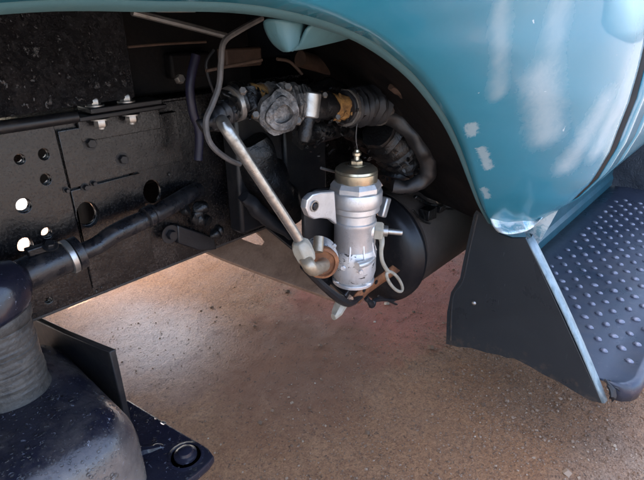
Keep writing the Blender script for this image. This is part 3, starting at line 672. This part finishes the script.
# ---- crossmember gusset with oval slot, and its dark flange
GA, GB, GC = pz(190, 246, .40), pz(345, 304, .40), pz(262, 222, .475)
gu = (GB-GA).normalized(); gn = gu.cross(GC-GA).normalized(); gv = gn.cross(gu)
GF = Matrix((gu, gv, gn)).transposed().to_4x4(); GF.translation = GA
def gp(u, v):
    d = ray(u, v); t = (GA-CAM).dot(gn)/d.dot(gn); return CAM+d*t
def g2d(u, v): q = gp(u, v)-GA; return (q.dot(gu), q.dot(gv))
out_ = [(180, 240), (192, 246), (222, 259), (258, 273), (300, 288), (345, 304), (352, 298), (322, 272), (296, 250), (262, 222), (238, 204), (222, 212), (205, 222)]
slot = [(229, 226), (232, 221), (239, 221), (250, 227), (261, 236), (266, 243), (263, 247), (256, 246), (243, 241), (233, 234)]
gs = plate('crossmember', [g2d(*p) for p in out_], [[g2d(*p) for p in slot]], .010, GF, 'gusset_dust', T, 'dust covered crossmember gusset with an oval slot', edge=.002)
nf = gn if gn.dot(CAM-GA) > 0 else -gn
pth = [gp(u, v)+nf*.008 for u, v in ((232, 199), (262, 222), (296, 250), (322, 272), (350, 298))]
m = MB()
for i in range(len(pth)-1):
    a, b = pth[i], pth[i+1]; m.prism([a-gv*.010, b-gv*.010, b+gv*.014, a+gv*.014], nf*.016)
obj('dark_flange', m, 'black_steel', gs, 'black flange along the gusset', bev=.003)
obj('strap', MB().tube([pz(222, 200, .42), pz(222, 215, .43), pz(219, 232, .42), pz(212, 242, .41)], .006, 8), 'black_steel', gs)
m = MB().tube([py(243, 196, .80), py(254, 206, .80), py(268, 219, .79), (py(290, 236, .77))], [.014, .018, .017, .010], 10).lump(.008, 30); obj('rubber_mount', m, 'black_rubber', gs, ang=60)
m = MB().lathe([(.03, 0), (.03, .006), (.024, .008), (.024, .014)], py(278, 222, .80), (0, -.6, .8), 24); obj('rusty_boss', m, 'rust', gs)
for i in range(9):
    p = py(random.uniform(185, 225), random.uniform(205, 238), .86); m = MB().lathe([(.004, -.012), (.012, -.008), (.013, .006), (.004, .012)], p, (random.uniform(-1, 1), random.uniform(-1, 1), random.uniform(-1, 1)), 10).lump(.008, 40); obj('grease_lump', m, 'black_grease', gs, ang=60)

# ---- air tank under the cab (its dished end stands behind the pump)
TY, TZ, TR = .725, .395, .162
pr = [(.10, .085), (TR-.010, .092), (TR-.008, .096), (TR-.008, 1.4), (.1, 1.46), (.002, 1.47)]
pe = [(.002, 0), (.06, .003), (.11, .009), (.142, .019), (.156, .032), (TR, .047), (TR+.003, .050), (TR+.005, .053), (TR+.005, .060), (TR, .063), (TR-.012, .066)]
tk = obj('air_tank', MB().lathe(pr, (.985, TY, TZ), (1, 0, 0), 64), 'tank_shell', T, 'long black air tank browned by dust and painted-in ground bounce behind the pump', ang=40)
obj('end_cap', MB().lathe(pe, (.985, TY, TZ), (1, 0, 0), 64), 'tank_paint', tk, 'dished black end of the tank', ang=40)
obj('tank_strap', MB().lathe([(TR-.007, .70), (TR-.003, .701), (TR-.003, .742), (TR-.007, .743)], (.985, TY, TZ), (1, 0, 0), 64), 'black_steel', tk)
m = MB().box(py(428, 213, .60), (.04, .03, .03)).box(py(440, 208, .60), (.03, .02, .02)); m.tube([py(412, 210, .6), py(425, 222, .6), py(436, 224, .6)], .004, 6); m.tube([py(415, 196, .62), py(430, 205, .61), py(455, 208, .6), py(470, 206, .58)], .006, 8)
obj('drain_fitting', m.lump(.003, 60), 'black_grease', tk, bev=.003)
m = MB()
for i in range(6): m.lathe([(.002, -.01), (.008, -.004), (.006, .008), (.001, .012)], pX(random.uniform(452, 468), random.uniform(238, 252), 1.5), (random.uniform(-1, 1), random.uniform(-1, 1), random.uniform(-1, 1)), 6)
obj('mud_clod', m.lump(.006, 50), 'liner_dirt', tk)

# ---- the pump
PX_, PYY = .780, .600
PS = 1.03
pb = Vector((PX_, PYY, 0))
def pzv(v): return up_to(pb, v)
zt_, z0_ = pzv(186), pzv(278)
H = zt_-z0_
pump = obj('pump', MB().lathe([(.043*PS, pzv(248)), (.044*PS, pzv(246)), (.044*PS, pzv(224)), (.046*PS, pzv(222)), (.046*PS, pzv(219)), (.0435*PS, pzv(218)), (.0435*PS, pzv(211)), (.050*PS, pzv(209)), (.0515*PS, pzv(208)), (.0515*PS, pzv(203.5)), (.0545*PS, pzv(202)), (.0555*PS, pzv(201)), (.0555*PS, pzv(190.5)), (.054*PS, pzv(189)), (.050*PS, pzv(188))], pb, n=48),
           'cast_alloy', T, 'silver cast alloy pump with stepped cylindrical body', ang=32)
mm = MB().lathe([(.051*PS, pzv(189)), (.053*PS, pzv(188)), (.053*PS, pzv(184)), (.047*PS, pzv(180)), (.043*PS, pzv(179))], pb, n=8); obj('octagon_neck', mm, 'cast_alloy', pump, ang=25)
obj('cap', MB().lathe([(.043*PS, pzv(180.5)), (.0435*PS, pzv(180)), (.0435*PS, pzv(171.5)), (.042*PS, pzv(170.5))], pb, n=48), 'brass_plate', pump, 'brass coloured cap ring', ang=32)
obj('cap_rim', MB().lathe([(.042*PS, pzv(171)), (.0435*PS, pzv(170.5)), (.0425*PS, pzv(168.5)), (.036*PS, pzv(166)), (.022*PS, pzv(164.5)), (.010*PS, pzv(164.3))], pb, n=48), 'brass_plate', pump, ang=32)
hexbolt('nut', pb+Vector((0, 0, pzv(165))), (0, 0, 1), .013, .012, pump, 'brass_plate', washer=1.5)
obj('nipple', MB().lathe([(.007*PS, pzv(161)), (.006*PS, pzv(158)), (.0055*PS, pzv(156)), (.009*PS, pzv(155)), (.009*PS, pzv(152.5)), (.006*PS, pzv(151.5)), (.005*PS, pzv(149.5)), (.002*PS, pzv(149))], pb, n=14), 'brass_plate', pump, ang=30)
# lower body
zl = pzv(262)
low = obj('lower_body', MB().lathe([(.034*PS, pzv(278)), (.041*PS, pzv(277)), (.046*PS, pzv(274)), (.049*PS, pzv(268)), (.050*PS, pzv(258)), (.049*PS, pzv(251)), (.045*PS, pzv(246))], pb, n=40).lump(.0015, 30), 'stained_alloy', pump, 'alloy lower body stained with black grease', ang=40)
mm = MB()
for i in range(3): mm.lathe([(.012*PS, pzv(279)), (.012*PS, pzv(276))], pb+Vector((.038*math.cos(i*2.1+.6), .038*math.sin(i*2.1+.6), 0)), n=10)
mm.lathe([(.047*PS, pzv(280)), (.047*PS, pzv(277))], pb, n=40); obj('base_flange', mm, 'cast_alloy', low, bev=.001)
# side rib on lower body
a, b = py(357, 266, PYY-.048), py(372, 258, PYY-.045)
obj('rib', MB().tube([a, py(366, 263, PYY-.05), b], .008, 10), 'cast_alloy', low)
mm = MB()
for i in range(2): mm.tube([py(340+i*14, 250+i*3, PYY-.046), py(342+i*12, 262, PYY-.05), py(340+i*10, 272, PYY-.045)], .003, 6)
cb = [(303, 203), (306, 195), (314, 190), (330, 188), (362, 192), (372, 230), (384, 268), (366, 290), (352, 302), (340, 302), (322, 285), (302, 264), (304, 240)]
plate('cradle_bracket', [(py(u, v, PYY+.055).x, py(u, v, PYY+.055).z) for u, v in cb], [], .006, FY(PYY+.055), 'black_steel', pump, 'black bracket plate behind the pump', edge=.002)
obj('cradle_foot', MB().tube([py(303, 266, PYY-.02), py(322, 285, PYY-.02), py(341, 300, PYY-.02), py(352, 302, PYY-.01), py(370, 288, PYY+.02)], [.007, .008, .010, .009, .006], 8), 'black_steel', pump)
for k_ in range(5):
    a_ = R(-150+k_*38); dv = Vector((math.cos(a_), math.sin(a_), 0))
    obj('web', MB().prism([pb+dv*.040+Vector((0, 0, pzv(226))), pb+dv*.0485+Vector((0, 0, pzv(246))), pb+dv*.054+Vector((0, 0, pzv(252))), pb+dv*.040+Vector((0, 0, pzv(252)))], dv.cross(up)*.004), 'cast_alloy', low, bev=.001)
for u, v, r_ in ((345, 268, .006), (362, 272, .006), (336, 246, .005)):
    q = py(u, v, PYY-.05*PS); hexbolt('bolt', q+Vector((0, .004, 0)), (q-pb-Vector((0, 0, q.z))), r_, .006, low, 'stained_alloy', washer=0)
obj('parting_line', MB().tube([pb+Vector((.6, -.8, 0)).normalized()*r_*PS+Vector((0, 0, pzv(v))) for v, r_ in ((244, .0443), (234, .0443), (225, .0443), (221, .0463))], .0011, 6, smooth=0), 'cast_alloy', pump)
# ear with bolt (upper left)
ey = PYY-.012
ear = [(331, 192), (318, 193), (310, 195), (305, 200), (304, 207), (307, 214), (312, 217), (319, 216), (328, 217), (333, 221)]
e_ = [(py(u, v, ey).x, py(u, v, ey).z) for u, v in ear]
er = plate('mounting_ear', e_, [], .009, FY(ey), 'cast_alloy', pump, edge=.003)
p = py(314, 206, ey-.0075)
obj('bolt', MB().lathe([(.011, 0), (.011, .003), (.0085, .003), (.0085, .0005), (.004, .0005)], p, (0, -1, 0), 24), 'bolt_steel', er)
obj('bolt_head', MB().lathe([(.0078, 0), (.0078, .004), (.006, .0055)], p, (0, -1, 0), 6), 'black_steel', er)
# inlet port with rusty ring (lower left), elbow and rod
pa = py(322, 262, PYY-.03); axl = Vector((-.62, -.72, .12)).normalized()
obj('inlet_boss', MB().lathe([(.038, -.05), (.035, -.008), (.032, -.004)], pa, axl, 30).lump(.0015, 50), 'stained_alloy', low, ang=32)
obj('rusty_ring', MB().lathe([(.0325, -.006), (.033, .006), (.031, .010), (.026, .012), (.024, .006), (.014, .006)], pa, axl, 30).lump(.0012, 60), 'rust', low, 'rusty ring at the inlet', ang=32)
m = MB().tube([pa, pa+axl*.022, py(314, 269, PYY-.075), py(309, 265, PYY-.075), py(305, 258, PYY-.06), py(301, 250, PYY-.05)], [.012, .0125, .013, .0125, .012, .0125], 14).lump(.0025, 45)
rod = obj('feed_pipe', MB().tube([py(303, 254, .545), py(299, 240, .548), py(262, 183, .565), py(228, 131, .58), py(222, 121, .60)], [.0085, .0088, .0092, .0100, .0095], 16, smooth=4), 'steel_tube', T, 'bright steel pipe slanting down to the pump')
obj('elbow', m, 'dull_brass', rod, 'dull brass elbow fitting at the pump inlet', ang=60)
q = py(304, 252, .543); axr = (py(296, 236, .548)-py(304, 252, .543)).normalized()
obj('union_nut', MB().lathe([(.014, -.020), (.0185, -.015), (.0195, .006), (.018, .018), (.012, .026)], q, axr, 6), 'cream_plastic', rod, 'pale union nut', bev=.002, ang=30)
obj('spigot', MB().lathe([(.010, 0), (.010, .03)], py(318, 252, PYY-.035), (.4, .3, .6), 12), 'dull_brass', low)
# outlet on the right with nut, bolt and ring tag
pr_ = py(374, 230, PYY-.035); axo = Vector((.56, -.80, -.05)).normalized()
obj('outlet_boss', MB().lathe([(.026, -.05), (.026, -.006), (.023, 0)], pr_, axo, 26), 'cast_alloy', pump, ang=32)
hexbolt('outlet_nut', pr_, axo, .0215, .020, pump, 'cream_plastic', washer=0, label='pale hex nut at the outlet')
obj('stud', MB().lathe([(.012, .018), (.012, .030), (.0065, .031), (.0065, .060), (.005, .062)], pr_, axo, 14), 'zinc_steel', pump)
obj('wing', MB().box(py(384, 207, PYY+.03), (.02, .02, .05), Matrix.Rotation(.4, 3, 'Y')), 'cast_alloy', pump, bev=.004)
ty_ = PYY-.058
def dpx_(u, v, y): return (py(u, v, y)-CAM).dot(fw)/FPX
px1 = dpx_(385, 262, ty_)
m = MB().tube([py(u, v, ty_+d_) for u, v, d_ in ((381, 236, .012), (382, 243, .002), (381.2, 251, 0), (382, 260, 0), (385, 267, 0), (388.5, 272, 0))], [3.4*px1, 2.6*px1, 2.0*px1, 2.0*px1, 2.1*px1, 2.2*px1], 10)
lpx = [(394.5+8.0*math.cos(a)*.9+4.5*math.sin(a)*.75, 281.5+9.5*math.sin(a)+3.2*math.cos(a)) for a in [2*math.pi*i/24 for i in range(25)]]
m.tube([py(u, v, ty_) for u, v in lpx], 1.75*px1, 10, caps=False, smooth=0)
obj('ring_tag', m, 'cream_plastic', pump, 'pale plastic strap ending in a thin loop', ang=60)
# rusty strap and broken stub below the pump
sx_ = [(351, 298), (360, 288), (374, 278), (387, 269), (392, 265)]
A = [py(u, v, PYY+.0) for u, v in sx_]; B = [py(u+7, v+5, PYY+.0) for u, v in sx_]
st_ = obj('rusty_strap', MB().grid([A, B]), 'rust', T, 'rusty steel strap below the pump', ang=30); z = st_.modifiers.new('thick', 'SOLIDIFY'); z.thickness = .004
for u, v in ((364, 289), (376, 281)): obj('dark_hole', MB().lathe([(.006, 0), (.006, .0012)], py(u, v+1, PYY-.004), (0, -1, .1), 14), 'black_grease', st_)
m = MB().tube([py(345, 296, PYY), py(341, 304, PYY), py(337, 312, PYY), py(333, 317, PYY)], [.012, .014, .013, .008], 9).lump(.004, 60); obj('frayed_stub', m, 'cream_plastic', T, 'frayed pale stub hanging below the pump', ang=30)
m = MB().tube([py(366, 297, PYY+.04), py(372, 305, PYY+.04), py(376, 300, PYY+.04), py(395, 300, PYY+.04)], [.007, .008, .006, .004], 7).tube([py(378, 296, PYY+.04), py(396, 304, PYY+.04)], .004, 6, smooth=0).lump(.004, 60); obj('broken_clip', m, 'black_rubber', T, 'broken black clip below the pump', ang=30)

# ---- greasy control shaft across the top of the arch
SY = .63
def dpx(u, v, y): return (py(u, v, y)-CAM).dot(fw)/FPX
def ridged(path, rad, name, mat, parent, label=None, lump=.004, sc=40, n=18, ridge=0, per=.012, y=SY, seed=0, smooth=8):
    P = [py(u, v, y+ (dy if len(q) else 0)) for (u, v, *q) in path for dy in ([q[0]] if q else [0])]
    Rr = [r*dpx(path[i][0], path[i][1], y) for i, r in enumerate(rad)]
    P, Rr = spline(P, Rr, smooth)
    if ridge:
        L = 0
        for i in range(len(P)):
            if i: L += (P[i]-P[i-1]).length
            Rr[i] *= 1+ridge*math.sin(L/per*2*math.pi)
    return obj(name, MB().tube(P, Rr, n, smooth=0).lump(lump, sc, seed), mat, parent, label, ang=45)
shf = ridged([(262, 108), (285, 104), (305, 105), (330, 106)], [14, 16, 17, 13], 'control_shaft', 'black_grease', T, 'greasy control shaft with rusty collars and rubber boots', .006, 35, smooth=12)
ridged([(200, 128), (212, 121), (224, 115), (236, 108)], [7, 10, 11, 12], 'hose_end', 'black_rubber', shf, None, .006, 45, ridge=.08)
ridged([(228, 106), (238, 100), (248, 102)], [13, 17, 17], 'boot', 'black_grease', shf, None, .008, 55, ridge=.12, per=.014, smooth=12)
ridged([(246, 101), (253, 100), (264, 102)], [15, 16, 15], 'rusty_collar', 'ochre_rust', shf, 'rusty orange collar', .005, 60, smooth=10)
ridged([(262, 104), (276, 105), (292, 104), (302, 105)], [17, 21, 21, 17], 'flaking_housing', 'grease_flake', shf, 'grey flaking greasy housing', .010, 55, seed=3, smooth=14)
m = MB().lathe([(.034, 0), (.034, .012), (.026, .016), (.026, .024), (.015, .026), (.015, .018), (.006, .018)], py(277, 111, SY-.045), (-.35, -.9, -.05), 28).lump(.006, 45); obj('round_cap', m, 'grease_flake', shf, ang=50)
m = MB()
for i in range(5): m.lathe([(.030, 0), (.033, .002), (.033, .005), (.030, .007)], py(293+i*3.2, 104, SY-.012), (.85, -.45, 0), 11)
m.lump(.006, 70, 5); obj('flaked_rings', m, 'grease_flake', shf, ang=25)
a, b = py(311, 92, SY-.03), py(308, 117, SY-.03)
obj('silver_sleeve', MB().lathe([(.017, 0), (.019, .002), (.019, (a-b).length-.002), (.017, (a-b).length)], b, a-b, 24), 'zinc_steel', shf, 'bright silver sleeve', ang=32)
a, b = py(308, 116, SY-.03), py(305, 133, SY-.03); obj('black_stem', MB().lathe([(.013, 0), (.014, .004), (.012, .02), (.014, .03), (.010, .045)], a, b-a, 16), 'black_grease', shf)
ridged([(320, 106), (332, 107), (345, 108)], [12, 13, 12], 'rusty_collar', 'ochre_rust', shf, 'rusty orange collar', .005, 60, smooth=10, seed=4)
ridged([(343, 108), (356, 107), (370, 106), (384, 108)], [15, 18, 19, 14], 'boot', 'black_rubber', shf, None, .006, 45, ridge=.10, per=.016, smooth=14)
ridged([(366, 112), (388, 116, -.02), (406, 127, -.05), (420, 145, -.08), (428, 163, -.09), (425, 178, -.085), (410, 187, -.06), (392, 186, -.03)], [9, 8.5, 8, 8, 7.5, 7, 6.5, 6], 'curved_hose', 'hose_rubber', T, 'curved black rubber hose bending down from the shaft', .005, 38, smooth=8)
# clutter around the shaft: greased bellows and lines
ridged([(310, 92), (325, 84), (340, 86), (350, 98)], [5, 6, 5, 5], 'return_hose', 'black_grease', T, None, .005, 40, y=.70)
ridged([(300, 140), (330, 128), (352, 132), (375, 150)], [9, 11, 9, 8], 'greasy_hose', 'black_grease', T, 'greasy black hose under the shaft', .010, 40, y=.74, ridge=.1)
ridged([(378, 130), (395, 145), (405, 165), (395, 185)], [18, 24, 24, 18], 'ribbed_bellows', 'black_grease', T, 'ribbed black bellows behind the curved hose', .008, 35, y=.64, ridge=.08, per=.02, smooth=14)
ridged([(250, 140), (262, 170), (280, 200), (290, 215)], [16, 20, 20, 16], 'pump_drive', 'black_grease', T, 'dark greasy casting behind the steel pipe', .010, 25, y=.82)
m = MB().box(py(255, 165, .86), (.14, .05, .30)).box(py(300, 160, .88), (.16, .05, .24)); obj('bracket_plate', m.lump(.004, 20), 'black_steel', T, 'black bracket plate behind the pipe', bev=.008)
ridged([(300, 60), (345, 68), (390, 64), (425, 58)], [8, 8, 8, 8], 'brown_duct', 'brown_pipe', T, 'brown dusty duct under the arch', .004, 15, y=.82)
m = MB().lathe([(.001, -.006), (.045, -.006), (.06, 0), (.056, .02)], py(412, 92, .58), (-.5, -.8, .2), 30); hn = obj('horn_disc', m, 'liner_dirt', T, 'dirt coated round disc inside the arch')
obj('clip', MB().tube([py(391, 87, .545), py(402, 93, .54), py(412, 98, .545)], [.006, .010, .005], 8).lump(.004, 60), 'brown_pipe', hn)
# lines, cables and rods in the upper left
def line(name, pts, r, mat, label=None, y=.7, n=8, sm=6):
    return obj(name, MB().tube([py(p[0], p[1], p[2] if len(p) > 2 else y) for p in pts], r, n, smooth=sm), mat, T, label)
line('braided_cable', [(262, 18), (240, 30), (224, 42), (221, 62), (219, 85), (212, 105), (206, 120), (208, 138), (216, 150), (230, 160), (240, 164)], .0045, 'grey_cable', 'grey braided cable looping down beside the shaft', .60)
line('bright_rod', [(132, 12), (180, 24), (226, 36)], .006, 'zinc_steel', 'bright bare rod under the bonnet', .80)
line('thin_rod', [(128, 47), (165, 44), (206, 42)], .0022, 'brown_pipe', 'thin brown rod under the bonnet', .82)
line('edge_bar', [(120, 4), (150, 9), (160, 11), (195, 11)], .0022, 'zinc_steel', None, .74)
line('copper_line', [(206, 71), (235, 65), (262, 60)], .0026, 'brown_pipe', 'thin copper coloured pipe', .66)
line('copper_line', [(277, 59), (290, 62), (302, 74)], .003, 'brown_pipe', 'short copper coloured pipe', .68)
line('violet_hose', [(196, 55), (190, 85), (193, 112), (199, 132), (198, 160)], .009, 'violet_hose', 'dark violet hose beside the rail', .84, 12)
line('thin_wire', [(357, 124), (356, 138), (357.5, 150)], .0012, 'grey_cable', None, PYY, 6)
line('bright_pin', [(321, 168), (328, 170), (336, 172)], .003, 'zinc_steel', None, .66, 8)
line('short_wire', [(215, 96), (206, 66), (214, 50)], .0025, 'black_rubber', None, .72)
m = MB().box((.64, .955, .93), (.33, .02, .16)).box((.62, .93, .905), (.10, .03, .05)); obj('inner_bracket', m, 'liner_dirt', T, bev=.006)
m = MB().box(py(240, 57, .80), (.09, .03, .035)); obj('brown_block', m, 'brown_pipe', T, bev=.004)
p = py(178, 80, .86); hexbolt('hanger_bolt', p, (0, -1, .3), .009, .014, T, 'bolt_steel', washer=0)

# ---- crusted flakes on the control shaft and its neighbours
def crust(name, path, n, size, mat, parent, label=None, y=SY, seed=1):
    rnd = random.Random(seed); m = MB()
    for _ in range(n):
        t = rnd.random()*(len(path)-1); i = int(t); f = t-i; a, b = path[i], path[i+1]
        u, v, rr_ = [lerp(a[q], b[q], f) for q in range(3)]
        c = py(u, v, y); r = rr_*dpx(u, v, y); an = rnd.uniform(0, 6.28)
        ax = (py(b[0], b[1], y)-py(a[0], a[1], y)).normalized(); e1 = ax.orthogonal().normalized(); e2 = ax.cross(e1)
        nn_ = e1*math.cos(an)+e2*math.sin(an); p = c+nn_*r*rnd.uniform(.86, 1.04)
        nn_ = (nn_+Vector((rnd.gauss(0, .22), rnd.gauss(0, .22), rnd.gauss(0, .22)))).normalized(); t1 = nn_.orthogonal().normalized(); t2 = nn_.cross(t1)
        ph = rnd.uniform(0, 6.28); k_ = rnd.choice((4, 5, 5, 6)); sz = size*rnd.uniform(.45, 1.3)
        ring = [p+(t1*math.cos(ph+6.283*j/k_)*rnd.uniform(.6, 1.5)+t2*math.sin(ph+6.283*j/k_)*rnd.uniform(.4, .9))*sz for j in range(k_)]
        m.prism(ring, -nn_*sz*.35)
    o = obj(name, m, mat, parent, label, smooth=False); o['kind'] = 'stuff'; return o
crust('grey_flakes', [(262, 104, 19), (276, 105, 23), (294, 104, 21), (303, 105, 17)], 120, .0065, 'pale_flake', shf, 'pale grey flakes of dried grease', seed=4)
crust('black_flakes', [(205, 124, 9), (226, 113, 13), (240, 101, 18), (262, 104, 18), (300, 104, 20), (352, 106, 18), (382, 110, 15)], 170, .007, 'black_grease', shf, 'black crusts of grease', seed=6)
crust('rust_flakes', [(246, 101, 16), (264, 102, 16)], 40, .006, 'ochre_rust', shf, seed=8)
crust('rust_flakes', [(320, 106, 13), (345, 108, 13)], 60, .006, 'ochre_rust', shf, seed=9)
crust('grease_clots', [(296, 132, 8), (320, 142, 14), (350, 140, 14), (372, 150, 12)], 60, .006, 'black_grease', shf, seed=12, y=.68)
crust('bellows_flakes', [(385, 140, 22), (402, 160, 25), (396, 182, 18)], 60, .008, 'black_grease', shf, seed=14, y=.635)

# ---- water drops standing on the wet enamel
k = NB('water'); k.set(base=(1, 1, 1), rough=.02); k.b.inputs['Transmission Weight'].default_value = 1; k.b.inputs['IOR'].default_value = 1.33
bpy.context.view_layer.update()
def drops(host, n, region, seed):
    rnd = random.Random(seed); m = MB(); mw = Matrix.Translation(host.matrix_world.translation); inv = mw.inverted()
    bv = BVHTree.FromPolygons([v.co for v in host.data.vertices], [tuple(p.vertices) for p in host.data.polygons]); c = 0; tries = 0
    while c < n and tries < n*12:
        tries += 1; u = rnd.uniform(region[0], region[2]); v = rnd.uniform(region[1], region[3])
        h, nr, _, _ = bv.ray_cast(inv @ CAM, ray(u, v).normalized())
        if h is None or nr.z < -.2: continue
        r = .0012*math.exp(abs(rnd.gauss(0, .5))); p = mw @ h; t1 = nr.orthogonal().normalized()
        m.lathe([(r*1.0, -r*.1), (r*.96, r*.22), (r*.72, r*.5), (r*.35, r*.66), (r*.02, r*.7)], p, nr, 8); c += 1
    o = obj('water_drops', m, 'water', host, 'small drops of water', ang=70); o['kind'] = 'stuff'
drops(cas, 520, (0, 345, 130, 480), 3); drops(ft, 60, (130, 405, 212, 480), 5)
drops(rail, 60, (0, 130, 200, 300), 9)

for u, v, r_, du, dv_ in ((233, 104, 17.5, 10, -4), (346, 108, 17.5, 12, -1), (379, 108, 17, 8, 2), (262, 103, 18.5, 8, 1)):  # bright clamp bands added around the shaft to give glints
    p = py(u, v, SY); d_ = py(u+du, v+dv_, SY)-p; rr_ = r_*dpx(u, v, SY)
    cb = obj('hose_clamp', MB().lathe([(rr_*.96, -.005), (rr_*1.03, -.0045), (rr_*1.03, .0045), (rr_*.96, .005)], p, d_, 30).lump(.001, 60), 'bolt_steel', shf, ang=32)
for u, v, y_, r_ in ((243, 92, .585, .006), (256, 116, .585, .006), (288, 88, .58, .0065), (298, 122, .58, .0065), (325, 96, .59, .005), (338, 118, .59, .005), (270, 124, .58, .005)):  # small bolts added for bright glints on the shaft
    q = py(u, v, y_); hexbolt('bolt', q, (CAM-q).normalized()+Vector((0, 0, .4)), r_, .008, shf, 'bolt_steel', washer=0)
